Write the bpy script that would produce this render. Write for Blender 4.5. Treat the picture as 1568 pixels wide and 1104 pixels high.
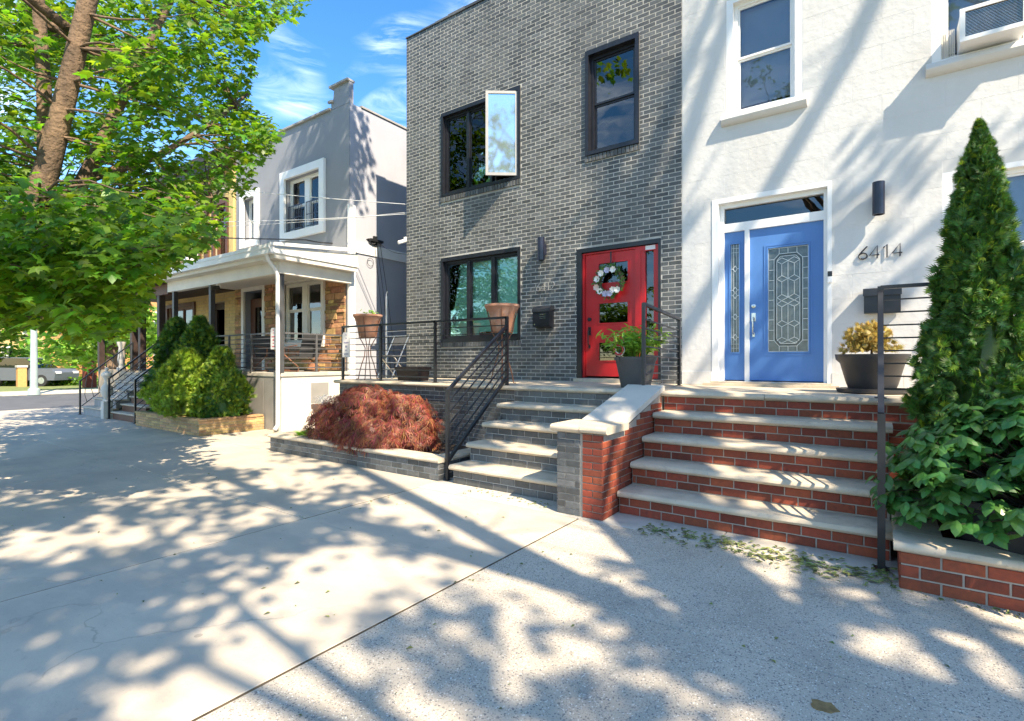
import bpy, math, random
from mathutils import Vector, Matrix, noise
R = math.radians
random.seed(11)
for o in list(bpy.data.objects): bpy.data.objects.remove(o)
sc = bpy.context.scene
COL = sc.collection
# ------------------------------------------------------------------ camera, sky, sun, exposure
TH = R(35.2); ST, CT = math.sin(TH), math.cos(TH); EYE = 1.5; F = 800.0
cam = bpy.data.objects.new('camera', bpy.data.cameras.new('camera')); COL.objects.link(cam)
cam.location = (0, 0, EYE); cam.rotation_euler = (R(90), 0, TH)
cam.data.sensor_width = 36; cam.data.lens = F / 1568 * 36; cam.data.clip_start = 0.05; cam.data.clip_end = 900
sc.camera = cam
SUN = Vector((1.0, -0.42, 1.2)).normalized()
EXPOSURE = 1.70; SKY_STRENGTH = 0.15; SUN_POWER = 4.0
w = bpy.data.worlds.new('World'); sc.world = w; w.use_nodes = True
nt = w.node_tree; N = nt.nodes; L = nt.links
bg = N['Background']; bg.inputs[1].default_value = SKY_STRENGTH
sky = N.new('ShaderNodeTexSky'); sky.sky_type = 'NISHITA'; sky.sun_disc = False
sky.sun_elevation = math.asin(SUN.z); sky.sun_rotation = math.atan2(SUN.x, SUN.y)
sky.air_density = 1.0; sky.dust_density = 0.05; sky.ozone_density = 2.0
hs = N.new('ShaderNodeHueSaturation'); hs.inputs['Saturation'].default_value = 1.30; hs.inputs['Value'].default_value = 0.74
L.new(sky.outputs[0], hs.inputs['Color'])
tc = N.new('ShaderNodeTexCoord')
def wmap(rot, scale, loc=(0, 0, 0)):
    m = N.new('ShaderNodeMapping'); m.inputs['Rotation'].default_value = rot; m.inputs['Scale'].default_value = scale
    m.inputs['Location'].default_value = loc
    L.new(tc.outputs['Generated'], m.inputs[0]); return m
def wnoise(vec, sc_, det, dist, a, b):
    n = N.new('ShaderNodeTexNoise'); n.inputs['Scale'].default_value = sc_; n.inputs['Detail'].default_value = det
    n.inputs['Roughness'].default_value = 0.62; n.inputs['Distortion'].default_value = dist; L.new(vec.outputs[0], n.inputs['Vector'])
    r = N.new('ShaderNodeMapRange'); r.inputs['From Min'].default_value = a; r.inputs['From Max'].default_value = b
    L.new(n.outputs[0], r.inputs['Value']); return r
big = wnoise(wmap((0, 0, 0), (1, 1, 1), (1.62, 0.12, -0.03)), 2.6, 3, 0.3, 0.46, 0.66)
fib = wnoise(wmap((R(35), R(15), R(-40)), (1.0, 1.6, 6.0)), 3.6, 9, 2.6, 0.40, 0.85)
ml = N.new('ShaderNodeMath'); ml.operation = 'MULTIPLY'; L.new(big.outputs[0], ml.inputs[0]); L.new(fib.outputs[0], ml.inputs[1])
m2 = N.new('ShaderNodeMath'); m2.operation = 'MULTIPLY'; m2.inputs[1].default_value = 1.6; m2.use_clamp = True; L.new(ml.outputs[0], m2.inputs[0])
mx = N.new('ShaderNodeMix'); mx.data_type = 'RGBA'; L.new(m2.outputs[0], mx.inputs[0]); L.new(hs.outputs[0], mx.inputs[6])
mx.inputs[7].default_value = (5.2, 5.6, 6.2, 1)
L.new(mx.outputs[2], bg.inputs[0])
sun = bpy.data.objects.new('sun', bpy.data.lights.new('sun', 'SUN')); COL.objects.link(sun)
sun.data.energy = SUN_POWER; sun.data.angle = R(0.53); sun.data.color = (1.0, 0.85, 0.64)
sun.rotation_euler = SUN.to_track_quat('Z', 'Y').to_euler(); sun.location = SUN * 40
sc.view_settings.view_transform = 'Standard'; sc.view_settings.look = 'None'; sc.view_settings.gamma = 1
sc.view_settings.use_curve_mapping = False; sc.view_settings.exposure = EXPOSURE
sc.render.engine = 'CYCLES'; sc.cycles.max_bounces = 8; sc.cycles.transparent_max_bounces = 12

# ------------------------------------------------------------------ helpers
def at(x, y, z):                 # image position and depth -> world
    u = (x - 784) / F
    return Vector((z * (-ST + u * CT), z * (CT + u * ST), EYE - (y - 552) * z / F))
def proj(p):
    z = -ST * p[0] + CT * p[1]
    if z < 0.05: return None
    return 784 + F * (CT * p[0] + ST * p[1]) / z, 552 - F * (p[2] - EYE) / z, z
MATS = {}
def mat(name, col, rough=0.6, var=0.15, scale=6.0, bump=0.0, bscale=60.0, metal=0.0, rnd=0.0, col2=None, det=4.0, spec=0.5, extra=None, hue=1.0):
    m = bpy.data.materials.new(name); m.use_nodes = True; t = m.node_tree; n = t.nodes; l = t.links
    b = n['Principled BSDF']; b.inputs['Roughness'].default_value = rough; b.inputs['Metallic'].default_value = metal
    b.inputs['Specular IOR Level'].default_value = spec
    g = n.new('ShaderNodeNewGeometry')
    nz = n.new('ShaderNodeTexNoise'); nz.inputs['Scale'].default_value = scale; nz.inputs['Detail'].default_value = det
    l.new(g.outputs['Position'], nz.inputs['Vector'])
    mr = n.new('ShaderNodeMapRange'); mr.inputs['From Min'].default_value = 0.3; mr.inputs['From Max'].default_value = 0.7
    l.new(nz.outputs[0], mr.inputs['Value'])
    mixc = n.new('ShaderNodeMix'); mixc.data_type = 'RGBA'; l.new(mr.outputs[0], mixc.inputs[0])
    c2 = col2 if col2 else tuple(c * (1 + var) for c in col)
    c1 = col if col2 else tuple(c * (1 - var) for c in col)
    mixc.inputs[6].default_value = (*c1, 1); mixc.inputs[7].default_value = (*c2, 1)
    out = mixc.outputs[2]
    if rnd:
        oi = n.new('ShaderNodeObjectInfo'); ad = n.new('ShaderNodeMath'); ad.operation = 'ADD'
        l.new(oi.outputs['Random'], ad.inputs[0]); l.new(g.outputs['Random Per Island'], ad.inputs[1])
        fr = n.new('ShaderNodeMath'); fr.operation = 'FRACT'; l.new(ad.outputs[0], fr.inputs[0])
        m3 = n.new('ShaderNodeMapRange'); m3.inputs['To Min'].default_value = 1 - rnd; m3.inputs['To Max'].default_value = 1 + rnd
        l.new(fr.outputs[0], m3.inputs['Value'])
        vm = n.new('ShaderNodeVectorMath'); vm.operation = 'SCALE'; l.new(out, vm.inputs[0]); l.new(m3.outputs[0], vm.inputs['Scale'])
        out = vm.outputs[0]
        # a little hue shift too
        hh = n.new('ShaderNodeHueSaturation'); l.new(out, hh.inputs['Color'])
        m4 = n.new('ShaderNodeMath'); m4.operation = 'MULTIPLY_ADD'; m4.inputs[1].default_value = 0.04 * hue * rnd / 0.3; m4.inputs[2].default_value = 0.5 - 0.02 * hue * rnd / 0.3
        fr2 = n.new('ShaderNodeMath'); fr2.operation = 'MULTIPLY'; fr2.inputs[1].default_value = 7.31; l.new(fr.outputs[0], fr2.inputs[0])
        fr3 = n.new('ShaderNodeMath'); fr3.operation = 'FRACT'; l.new(fr2.outputs[0], fr3.inputs[0])
        l.new(fr3.outputs[0], m4.inputs[0]); l.new(m4.outputs[0], hh.inputs['Hue']); out = hh.outputs[0]
    if extra: out = extra(n, l, g, out)
    l.new(out, b.inputs['Base Color'])
    # roughness breakup
    mr2 = n.new('ShaderNodeMapRange'); mr2.inputs['To Min'].default_value = max(0.02, rough * 0.85); mr2.inputs['To Max'].default_value = min(1, rough * 1.15)
    l.new(nz.outputs[0], mr2.inputs['Value']); l.new(mr2.outputs[0], b.inputs['Roughness'])
    if bump:
        nb = n.new('ShaderNodeTexNoise'); nb.inputs['Scale'].default_value = bscale; nb.inputs['Detail'].default_value = 6
        l.new(g.outputs['Position'], nb.inputs['Vector'])
        bp = n.new('ShaderNodeBump'); bp.inputs['Strength'].default_value = min(1, bump * 60); bp.inputs['Distance'].default_value = bump
        l.new(nb.outputs[0], bp.inputs['Height']); l.new(bp.outputs[0], b.inputs['Normal'])
    MATS[name] = m; return m
def stains(sc_, col, lo, hi, amount=1.0, stretch=(1, 1, 1)):
    def fn(n, l, g, out):
        mp = n.new('ShaderNodeMapping'); mp.inputs['Scale'].default_value = stretch; l.new(g.outputs['Position'], mp.inputs[0])
        z = n.new('ShaderNodeTexNoise'); z.inputs['Scale'].default_value = sc_; z.inputs['Detail'].default_value = 9; z.inputs['Roughness'].default_value = 0.65
        l.new(mp.outputs[0], z.inputs['Vector'])
        r = n.new('ShaderNodeMapRange'); r.inputs['From Min'].default_value = lo; r.inputs['From Max'].default_value = hi; r.inputs['To Max'].default_value = amount
        l.new(z.outputs[0], r.inputs['Value'])
        mm = n.new('ShaderNodeMix'); mm.data_type = 'RGBA'; l.new(r.outputs[0], mm.inputs[0]); l.new(out, mm.inputs[6]); mm.inputs[7].default_value = (*col, 1)
        return mm.outputs[2]
    return fn
def pebbles(n, l, g, out):
    for s_, thr, c in ((60, 0.40, (0.22, 0.21, 0.20)), (72, 0.40, (0.13, 0.13, 0.135)), (90, 0.36, (0.72, 0.69, 0.62)), (88, 0.34, (0.28, 0.25, 0.21)), (130, 0.34, (0.09, 0.09, 0.10))):
        ns = n.new('ShaderNodeTexNoise'); ns.inputs['Scale'].default_value = s_ * 0.6; l.new(g.outputs['Position'], ns.inputs['Vector'])
        va = n.new('ShaderNodeVectorMath'); va.operation = 'MULTIPLY_ADD'; va.inputs[1].default_value = (0.02,) * 3
        l.new(ns.outputs[1], va.inputs[0]); l.new(g.outputs['Position'], va.inputs[2])
        v = n.new('ShaderNodeTexVoronoi'); v.inputs['Scale'].default_value = s_; l.new(va.outputs[0], v.inputs['Vector'])
        sp = n.new('ShaderNodeSeparateColor'); l.new(v.outputs['Color'], sp.inputs[0])
        sz = n.new('ShaderNodeMath'); sz.operation = 'MULTIPLY_ADD'; sz.inputs[1].default_value = 0.5; sz.inputs[2].default_value = -0.12; l.new(sp.outputs[0], sz.inputs[0])
        lt = n.new('ShaderNodeMath'); lt.operation = 'LESS_THAN'; l.new(v.outputs['Distance'], lt.inputs[0]); l.new(sz.outputs[0], lt.inputs[1])
        dm = n.new('ShaderNodeMath'); dm.operation = 'MULTIPLY'; dm.inputs[1].default_value = 0.88; l.new(lt.outputs[0], dm.inputs[0])
        mm = n.new('ShaderNodeMix'); mm.data_type = 'RGBA'; l.new(dm.outputs[0], mm.inputs[0]); l.new(out, mm.inputs[6]); mm.inputs[7].default_value = (*c, 1)
        out = mm.outputs[2]
    return out
def cracks(n, l, g, out):
    ns = n.new('ShaderNodeTexNoise'); ns.inputs['Scale'].default_value = 2.2; ns.inputs['Detail'].default_value = 8; l.new(g.outputs['Position'], ns.inputs['Vector'])
    va = n.new('ShaderNodeVectorMath'); va.operation = 'MULTIPLY_ADD'; va.inputs[1].default_value = (0.5,) * 3
    l.new(ns.outputs[1], va.inputs[0]); l.new(g.outputs['Position'], va.inputs[2])
    v = n.new('ShaderNodeTexVoronoi'); v.feature = 'DISTANCE_TO_EDGE'; v.inputs['Scale'].default_value = 0.42; l.new(va.outputs[0], v.inputs['Vector'])
    r1 = n.new('ShaderNodeMapRange'); r1.inputs['From Min'].default_value = 0.0; r1.inputs['From Max'].default_value = 0.0045; r1.inputs['To Min'].default_value = 0.32; r1.inputs['To Max'].default_value = 0; l.new(v.outputs['Distance'], r1.inputs['Value'])
    mk = n.new('ShaderNodeTexNoise'); mk.inputs['Scale'].default_value = 0.5; l.new(g.outputs['Position'], mk.inputs['Vector'])
    r2 = n.new('ShaderNodeMapRange'); r2.inputs['From Min'].default_value = 0.5; r2.inputs['From Max'].default_value = 0.56; l.new(mk.outputs[0], r2.inputs['Value'])
    mu = n.new('ShaderNodeMath'); mu.operation = 'MULTIPLY'; l.new(r1.outputs[0], mu.inputs[0]); l.new(r2.outputs[0], mu.inputs[1])
    mm = n.new('ShaderNodeMix'); mm.data_type = 'RGBA'; l.new(mu.outputs[0], mm.inputs[0]); l.new(out, mm.inputs[6]); mm.inputs[7].default_value = (0.09, 0.08, 0.065, 1)
    # chewing gum and dirt spots
    sv = n.new('ShaderNodeTexVoronoi'); sv.inputs['Scale'].default_value = 3.3; l.new(g.outputs['Position'], sv.inputs['Vector'])
    sp = n.new('ShaderNodeSeparateColor'); l.new(sv.outputs['Color'], sp.inputs[0])
    sz = n.new('ShaderNodeMath'); sz.operation = 'MULTIPLY_ADD'; sz.inputs[1].default_value = 0.11; sz.inputs[2].default_value = -0.035; l.new(sp.outputs[0], sz.inputs[0])
    lt = n.new('ShaderNodeMath'); lt.operation = 'LESS_THAN'; l.new(sv.outputs['Distance'], lt.inputs[0]); l.new(sz.outputs[0], lt.inputs[1])
    dm = n.new('ShaderNodeMath'); dm.operation = 'MULTIPLY'; dm.inputs[1].default_value = 0.45; l.new(lt.outputs[0], dm.inputs[0])
    m3 = n.new('ShaderNodeMix'); m3.data_type = 'RGBA'; l.new(dm.outputs[0], m3.inputs[0]); l.new(mm.outputs[2], m3.inputs[6]); m3.inputs[7].default_value = (0.12, 0.11, 0.10, 1)
    return m3.outputs[2]
def chain(*fs):
    def fn(n, l, g, out):
        for f in fs: out = f(n, l, g, out)
        return out
    return fn
def leafmat(name, col, trans=0.45, rnd=0.35, rough=0.45):
    m = mat(name, col, rough, 0.2, 3.0, rnd=rnd); t = m.node_tree; n = t.nodes; l = t.links
    b = n['Principled BSDF']; src = b.inputs['Base Color'].links[0].from_socket
    tr = n.new('ShaderNodeBsdfTranslucent'); hv = n.new('ShaderNodeHueSaturation')
    hv.inputs['Hue'].default_value = 0.475; hv.inputs['Value'].default_value = 2.3; hv.inputs['Saturation'].default_value = 1.05
    l.new(src, hv.inputs['Color']); l.new(hv.outputs[0], tr.inputs[0])
    mxs = n.new('ShaderNodeMixShader'); mxs.inputs[0].default_value = trans
    l.new(b.outputs[0], mxs.inputs[1]); l.new(tr.outputs[0], mxs.inputs[2]); l.new(mxs.outputs[0], n['Material Output'].inputs[0])
    return m
def glassmat(name, tint, refl=0.25, rough=0.01):
    m = bpy.data.materials.new(name); m.use_nodes = True; t = m.node_tree; n = t.nodes; l = t.links
    n.remove(n['Principled BSDF'])
    gl = n.new('ShaderNodeBsdfGlossy'); gl.inputs['Roughness'].default_value = rough; gl.inputs[0].default_value = (1, 1, 1, 1)
    tr = n.new('ShaderNodeBsdfTransparent'); tr.inputs[0].default_value = (*tint, 1)
    fr = n.new('ShaderNodeFresnel'); fr.inputs[0].default_value = 1.5
    a = n.new('ShaderNodeMath'); a.operation = 'MULTIPLY_ADD'; a.inputs[1].default_value = 1.0; a.inputs[2].default_value = refl; a.use_clamp = True
    g = n.new('ShaderNodeNewGeometry'); nz = n.new('ShaderNodeTexNoise'); nz.inputs['Scale'].default_value = 1.7; l.new(g.outputs['Position'], nz.inputs['Vector'])
    bp = n.new('ShaderNodeBump'); bp.inputs['Strength'].default_value = 0.25; bp.inputs['Distance'].default_value = 0.01; l.new(nz.outputs[0], bp.inputs['Height']); l.new(bp.outputs[0], gl.inputs['Normal'])
    l.new(fr.outputs[0], a.inputs[0]); ms = n.new('ShaderNodeMixShader'); l.new(a.outputs[0], ms.inputs[0])
    l.new(tr.outputs[0], ms.inputs[1]); l.new(gl.outputs[0], ms.inputs[2]); l.new(ms.outputs[0], n['Material Output'].inputs[0])
    MATS[name] = m; return m

class MB:
    def __init__(s): s.v = []; s.f = []; s.sm = False
    def add(s, vs, fs):
        b = len(s.v); s.v += [tuple(v) for v in vs]; s.f += [tuple(b + i for i in f) for f in fs]; return s
    def box(s, x0, x1, y0, y1, z0, z1):
        if x0 > x1: x0, x1 = x1, x0
        if y0 > y1: y0, y1 = y1, y0
        if z0 > z1: z0, z1 = z1, z0
        return s.add([(x0, y0, z0), (x1, y0, z0), (x1, y1, z0), (x0, y1, z0), (x0, y0, z1), (x1, y0, z1), (x1, y1, z1), (x0, y1, z1)],
                     [(0, 3, 2, 1), (4, 5, 6, 7), (0, 1, 5, 4), (1, 2, 6, 5), (2, 3, 7, 6), (3, 0, 4, 7)])
    def cbox(s, x0, x1, y0, y1, z0, z1, c=0.006):    # box with all vertical and top edges chamfered
        a = [(x0 + c, y0), (x1 - c, y0), (x1, y0 + c), (x1, y1 - c), (x1 - c, y1), (x0 + c, y1), (x0, y1 - c), (x0, y0 + c)]
        cx, cy = (x0 + x1) / 2, (y0 + y1) / 2
        ins = [(x + (c if x < cx else -c), y + (c if y < cy else -c)) for x, y in a]
        vs = [(x, y, z0) for x, y in a] + [(x, y, z1 - c) for x, y in a] + [(x, y, z1) for x, y in ins]
        fs = [tuple(range(7, -1, -1)), tuple(range(16, 24))]
        for k in (0, 8):
            for i in range(8): fs.append((k + i, k + (i + 1) % 8, k + 8 + (i + 1) % 8, k + 8 + i))
        return s.add(vs, fs)
    def obox(s, c, U, V, W, a, b, d):                # oriented box, half sizes a b d
        c = Vector(c); U = Vector(U).normalized() * a; V = Vector(V).normalized() * b; W = Vector(W).normalized() * d
        vs = [c + U * i + V * j + W * k for k in (-1, 1) for j in (-1, 1) for i in (-1, 1)]
        return s.add(vs, [(0, 2, 3, 1), (4, 5, 7, 6), (0, 1, 5, 4), (1, 3, 7, 5), (3, 2, 6, 7), (2, 0, 4, 6)])
    def bar(s, p, q, a, b=None, up=(0, 0, 1)):       # square bar from p to q
        p = Vector(p); q = Vector(q); d = (q - p); ln = d.length; d.normalize(); up = Vector(up)
        if abs(d.dot(up)) > 0.98: up = Vector((1, 0, 0))
        sx = d.cross(up).normalized(); sz = sx.cross(d)
        return s.obox((p + q) / 2, d, sx, sz, ln / 2, a, b or a)
    def tube(s, pts, rad, n=6, cap=True):
        pts = [Vector(p) for p in pts]; k = len(pts)
        rs = rad if isinstance(rad, (list, tuple)) else [rad] * k
        b = len(s.v); prev = None
        for i, p in enumerate(pts):
            d = (pts[min(i + 1, k - 1)] - pts[max(i - 1, 0)]).normalized()
            if prev is None:
                up = Vector((0, 0, 1)) if abs(d.z) < 0.9 else Vector((1, 0, 0)); a = d.cross(up).normalized()
            else: a = (prev - d * prev.dot(d)).normalized()
            prev = a; c = d.cross(a)
            for j in range(n):
                t = 2 * math.pi * j / n; s.v.append(tuple(p + (a * math.cos(t) + c * math.sin(t)) * rs[i]))
        for i in range(k - 1):
            for j in range(n):
                s.f.append((b + i * n + j, b + i * n + (j + 1) % n, b + (i + 1) * n + (j + 1) % n, b + (i + 1) * n + j))
        if cap: s.f.append(tuple(b + j for j in range(n))[::-1]); s.f.append(tuple(b + (k - 1) * n + j for j in range(n)))
        return s
    def lathe(s, c, prof, n=28, close=False):        # prof: (radius, z) list
        b = len(s.v); c = Vector(c)
        for r_, z in prof:
            for j in range(n):
                t = 2 * math.pi * j / n; s.v.append((c.x + r_ * math.cos(t), c.y + r_ * math.sin(t), c.z + z))
        for i in range(len(prof) - 1):
            for j in range(n):
                s.f.append((b + i * n + j, b + i * n + (j + 1) % n, b + (i + 1) * n + (j + 1) % n, b + (i + 1) * n + j))
        if close: s.f.append(tuple(b + j for j in range(n))[::-1]); s.f.append(tuple(b + (len(prof) - 1) * n + j for j in range(n)))
        return s
    def prism(s, poly, axis, a, b):                  # extrude polygon given in the two other axes
        def P(u, v, t): return {'x': (t, u, v), 'y': (u, t, v), 'z': (u, v, t)}[axis]
        n = len(poly); vs = [P(u, v, a) for u, v in poly] + [P(u, v, b) for u, v in poly]
        fs = [tuple(range(n)), tuple(range(2 * n - 1, n - 1, -1))] + [(i, i + n, (i + 1) % n + n, (i + 1) % n) for i in range(n)]
        return s.add(vs, fs)
    def build(s, name, m, parent=None, label=None, cat=None, group=None, kind=None, smooth=False, recalc=True):
        xs = [v[0] for v in s.v]; ys = [v[1] for v in s.v]; zs = [v[2] for v in s.v]
        c = Vector(((min(xs) + max(xs)) / 2, (min(ys) + max(ys)) / 2, min(zs)))
        me = bpy.data.meshes.new(name); me.from_pydata([(v[0] - c.x, v[1] - c.y, v[2] - c.z) for v in s.v], [], s.f)
        if recalc:
            import bmesh
            bm = bmesh.new(); bm.from_mesh(me); bmesh.ops.recalc_face_normals(bm, faces=bm.faces); bm.to_mesh(me); bm.free()
        if smooth:
            me.polygons.foreach_set('use_smooth', [True] * len(me.polygons))
            if smooth != 'all': me.set_sharp_from_angle(angle=R(40))
        me.materials.append(MATS[m] if isinstance(m, str) else m)
        return put(name, me, c, parent, label, cat, group, kind)
def wpos(o):
    p = Vector((0, 0, 0))
    while o: p += o.location; o = o.parent
    return p
def put(name, me, c, parent=None, label=None, cat=None, group=None, kind=None):
    o = bpy.data.objects.new(name, me); COL.objects.link(o)
    o.location = Vector(c) - (wpos(parent) if parent else Vector((0, 0, 0))); o.parent = parent
    tag(o, label, cat, group, kind); return o
def tag(o, label=None, cat=None, group=None, kind=None):
    for k, v in (('label', label), ('category', cat), ('group', group), ('kind', kind)):
        if v: o[k] = v
def thing(name, label, cat, loc=(0, 0, 0), group=None):
    o = bpy.data.objects.new(name, None); COL.objects.link(o); o.location = loc; o.empty_display_size = 0.2
    tag(o, label, cat, group); return o

class Bricks:                                        # every brick a part; beyond the limit one joined part
    def __init__(s, parent, m, name='brick', limit=300, rest='brick_courses', seed=1, chf=0.004):
        s.chf = chf
        s.p = parent; s.m = m; s.name = name; s.lim = limit; s.rest = rest; s.L = []; s.r = random.Random(seed)
    def rect(s, O, U, Nn, u0, u1, z0, z1, dep):
        s.L.append((Vector(O), Vector(U), Vector(Nn), u0, u1, z0, z1, dep * s.r.uniform(0.75, 1.25)))
    def panel(s, O, U, Nn, ulen, z0, z1, openings=(), bw=0.2032, bh=0.0677, j=0.0095, dep=0.008, test=None, ofs=0.0, rag=0.0, start=0):
        n = int(round((z1 - z0) / bh)); bh = (z1 - z0) / n
        for r_ in range(n):
            za, zb = z0 + r_ * bh, z0 + (r_ + 1) * bh
            u = -bw * (0.5 if (r_ + start) % 2 else 0) - ofs
            while u < ulen:
                segs = [(max(u, 0), min(u + bw, ulen))]
                for (a, b, c, d) in openings:
                    if zb > c + 0.012 and za < d - 0.012:
                        ns = []
                        for (p, q) in segs:
                            if q <= a or p >= b: ns.append((p, q))
                            else:
                                if p < a: ns.append((p, a))
                                if q > b: ns.append((b, q))
                        segs = ns
                for (p, q) in segs:
                    zc, zd = za, zb
                    for (a, b, c, d) in openings:
                        if q > a + 0.005 and p < b - 0.005:
                            if zc < c < zd: zd = c
                            if zc < d < zd: zc = d
                    if q - p < 0.028 or zd - zc < 0.02: continue
                    if test and not test((p + q) / 2, (zc + zd) / 2): continue
                    s.rect(O, U, Nn, p + j / 2, q - j / 2, zc + j / 2, zd - j / 2, dep)
                u += bw
    def done(s):
        def dist(t):
            p = t[0] + t[1] * (t[3] + t[4]) / 2; p.z += (t[5] + t[6]) / 2
            return p.length if proj(p) else p.length + 50
        s.L.sort(key=dist); cache = {}; mb = MB()
        for i, (O, U, Nn, u0, u1, z0, z1, d) in enumerate(s.L):
            w_, h_ = (u1 - u0) / 2, (z1 - z0) / 2; ch = min(s.chf, w_ * 0.3, h_ * 0.3, d * 0.9)
            base = O + U * (u0 + u1) / 2; base.z += (z0 + z1) / 2
            def mk(c, dd):
                pr = [(-0.02, 0), (dd - ch, 0), (dd, ch)]; vs = []
                for (t, k) in pr:
                    for a, b in ((-1, -1), (1, -1), (1, 1), (-1, 1)):
                        vs.append(c + U * a * (w_ - k) + Nn * t + Vector((0, 0, b * (h_ - k))))
                fs = [(8, 9, 10, 11)] + [(q * 4 + e, q * 4 + (e + 1) % 4, q * 4 + 4 + (e + 1) % 4, q * 4 + 4 + e) for q in (0, 1) for e in range(4)]
                return vs, fs
            if i < s.lim:
                key = (round(w_, 3), round(h_, 3), tuple(U))
                if key not in cache:
                    vs, fs = mk(Vector((0, 0, 0)), max(0.008, d) if s.chf > 0.003 else d)
                    me = bpy.data.meshes.new(s.name); me.from_pydata([tuple(v) for v in vs], [], fs); me.materials.append(MATS[s.m]); cache[key] = me
                put(s.name, cache[key], base + (Nn * (d - 0.008) if s.chf > 0.003 and d < 0.008 else Vector((0, 0, 0))), s.p)
            else: mb.add(*mk(base, d))
        if mb.v: mb.build(s.rest, s.m, s.p, kind='stuff', recalc=False)

def wall_open(mb, x0, x1, z0, z1, y0, y1, ops):      # wall slab along X with rectangular openings
    xs = sorted({x0, x1, *[a for o in ops for a in o[:2]]}); xs = [x for x in xs if x0 <= x <= x1]
    for i in range(len(xs) - 1):
        a, b = xs[i], xs[i + 1]; m = (a + b) / 2
        cuts = sorted([(o[2], o[3]) for o in ops if o[0] < m < o[1]]); z = z0
        for c, d in cuts:
            if c > z: mb.box(a, b, y0, y1, z, c)
            z = d
        if z < z1: mb.box(a, b, y0, y1, z, z1)
    return mb
def bull(mb, x0, x1, yf, yb, zt, th, seed=0, step=0.11, axis='x', nose=None, wob=0.0025):   # stone tread with rounded front
    r_ = random.Random(seed); n = max(2, int(abs(x1 - x0) / step)); rr = th * 0.5
    sgn = 1 if yb > yf else -1
    prof = [(yb, zt - th), (yf + sgn * rr, zt - th), (yf + sgn * rr * 0.35, zt - th * 0.86), (yf, zt - th * 0.55), (yf + sgn * rr * 0.12, zt - th * 0.28), (yf + sgn * rr * 0.5, zt - th * 0.06), (yf + sgn * rr * 1.1, zt), (yb, zt)]
    b = len(mb.v); k = len(prof)
    for i in range(n + 1):
        x = x0 + (x1 - x0) * i / n
        for j, (y, z) in enumerate(prof):
            jy = r_.uniform(-wob, wob) if 0 < j < 6 else 0; jz = r_.uniform(-wob, wob) * 0.7 if 0 < j < 7 else 0
            if i in (0, n): jy -= -sgn * 0.0
            mb.v.append((x, y + jy, z + jz) if axis == 'x' else (y + jy, x, z + jz))
    for i in range(n):
        for j in range(k): mb.f.append((b + i * k + j, b + (i + 1) * k + j, b + (i + 1) * k + (j + 1) % k, b + i * k + (j + 1) % k))
    mb.f.append(tuple(b + j for j in range(k))); mb.f.append(tuple(b + n * k + j for j in range(k))[::-1])
    return mb
# ------------------------------------------------------------------ materials
mat('concrete', (0.49, 0.425, 0.335), 0.85, 0.13, 1.4, bump=0.0045, bscale=70, det=10, rnd=0.05, hue=0.0,
    extra=chain(cracks, stains(2.6, (0.35, 0.325, 0.285), 0.46, 0.60, 0.45, (0.4, 1, 1)), stains(0.8, (0.31, 0.285, 0.25), 0.50, 0.72, 0.6), stains(9, (0.20, 0.19, 0.175), 0.62, 0.74, 0.5), stains(60, (0.22, 0.21, 0.20), 0.60, 0.72, 0.6)))
mat('aggregate', (0.49, 0.43, 0.345), 0.85, 0.13, 2.0, bump=0.006, bscale=70, det=8, extra=chain(stains(1.2, (0.28, 0.26, 0.22), 0.48, 0.7, 0.65), stains(4, (0.30, 0.28, 0.25), 0.55, 0.68, 0.5), pebbles, cracks))
mat('pale_concrete', (0.48, 0.445, 0.385), 0.85, 0.12, 3, bump=0.003, bscale=90, extra=stains(5, (0.28, 0.27, 0.25), 0.52, 0.7, 0.6))
mat('joint_dirt', (0.085, 0.062, 0.035), 0.95, 0.75, 9, bump=0.004, bscale=90)
mat('asphalt', (0.085, 0.088, 0.095), 0.9, 0.2, 2, bump=0.003, bscale=200)
mat('grass', (0.16, 0.19, 0.06), 0.9, 0.3, 5, bump=0.01, bscale=60)
mat('soil', (0.035, 0.024, 0.016), 0.95, 0.4, 20, bump=0.02, bscale=50)
mat('grey_brick', (0.080, 0.084, 0.086), 0.50, 0.2, 26, bump=0.0012, bscale=120, rnd=0.42, extra=chain(stains(1.3, (0.13, 0.13, 0.125), 0.5, 0.7, 0.55, (1, 1, 0.4)), stains(30, (0.16, 0.155, 0.145), 0.6, 0.75, 0.5)))
mat('grey_mortar', (0.46, 0.445, 0.41), 0.9, 0.1, 8, bump=0.003, bscale=120, extra=chain(stains(1.1, (0.22, 0.215, 0.20), 0.45, 0.62, 0.75, (1, 1, 0.5)), stains(14, (0.2, 0.19, 0.18), 0.52, 0.7, 0.6)))
mat('red_brick', (0.20, 0.040, 0.017), 0.75, 0.2, 30, bump=0.003, bscale=110, rnd=0.34, hue=0.25, extra=stains(12, (0.30, 0.11, 0.055), 0.6, 0.78, 0.4))
mat('red_mortar', (0.34, 0.30, 0.25), 0.9, 0.12, 9, bump=0.004, bscale=110, extra=stains(6, (0.17, 0.14, 0.12), 0.5, 0.68, 0.7))
mat('limestone', (0.50, 0.425, 0.32), 0.8, 0.12, 4, bump=0.005, bscale=55, det=9, extra=chain(stains(7, (0.27, 0.25, 0.22), 0.52, 0.72, 0.6), stains(40, (0.22, 0.20, 0.18), 0.58, 0.7, 0.5)))
mat('white_slab', (0.56, 0.52, 0.45), 0.7, 0.06, 3, bump=0.003, bscale=60, extra=stains(6, (0.40, 0.38, 0.35), 0.55, 0.75, 0.5))
mat('white_stucco', (0.56, 0.56, 0.555), 0.85, 0.05, 1.5, bump=0.010, bscale=13, extra=stains(1.3, (0.47, 0.46, 0.445), 0.45, 0.75, 0.6, (1, 1, 0.35)))
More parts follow.
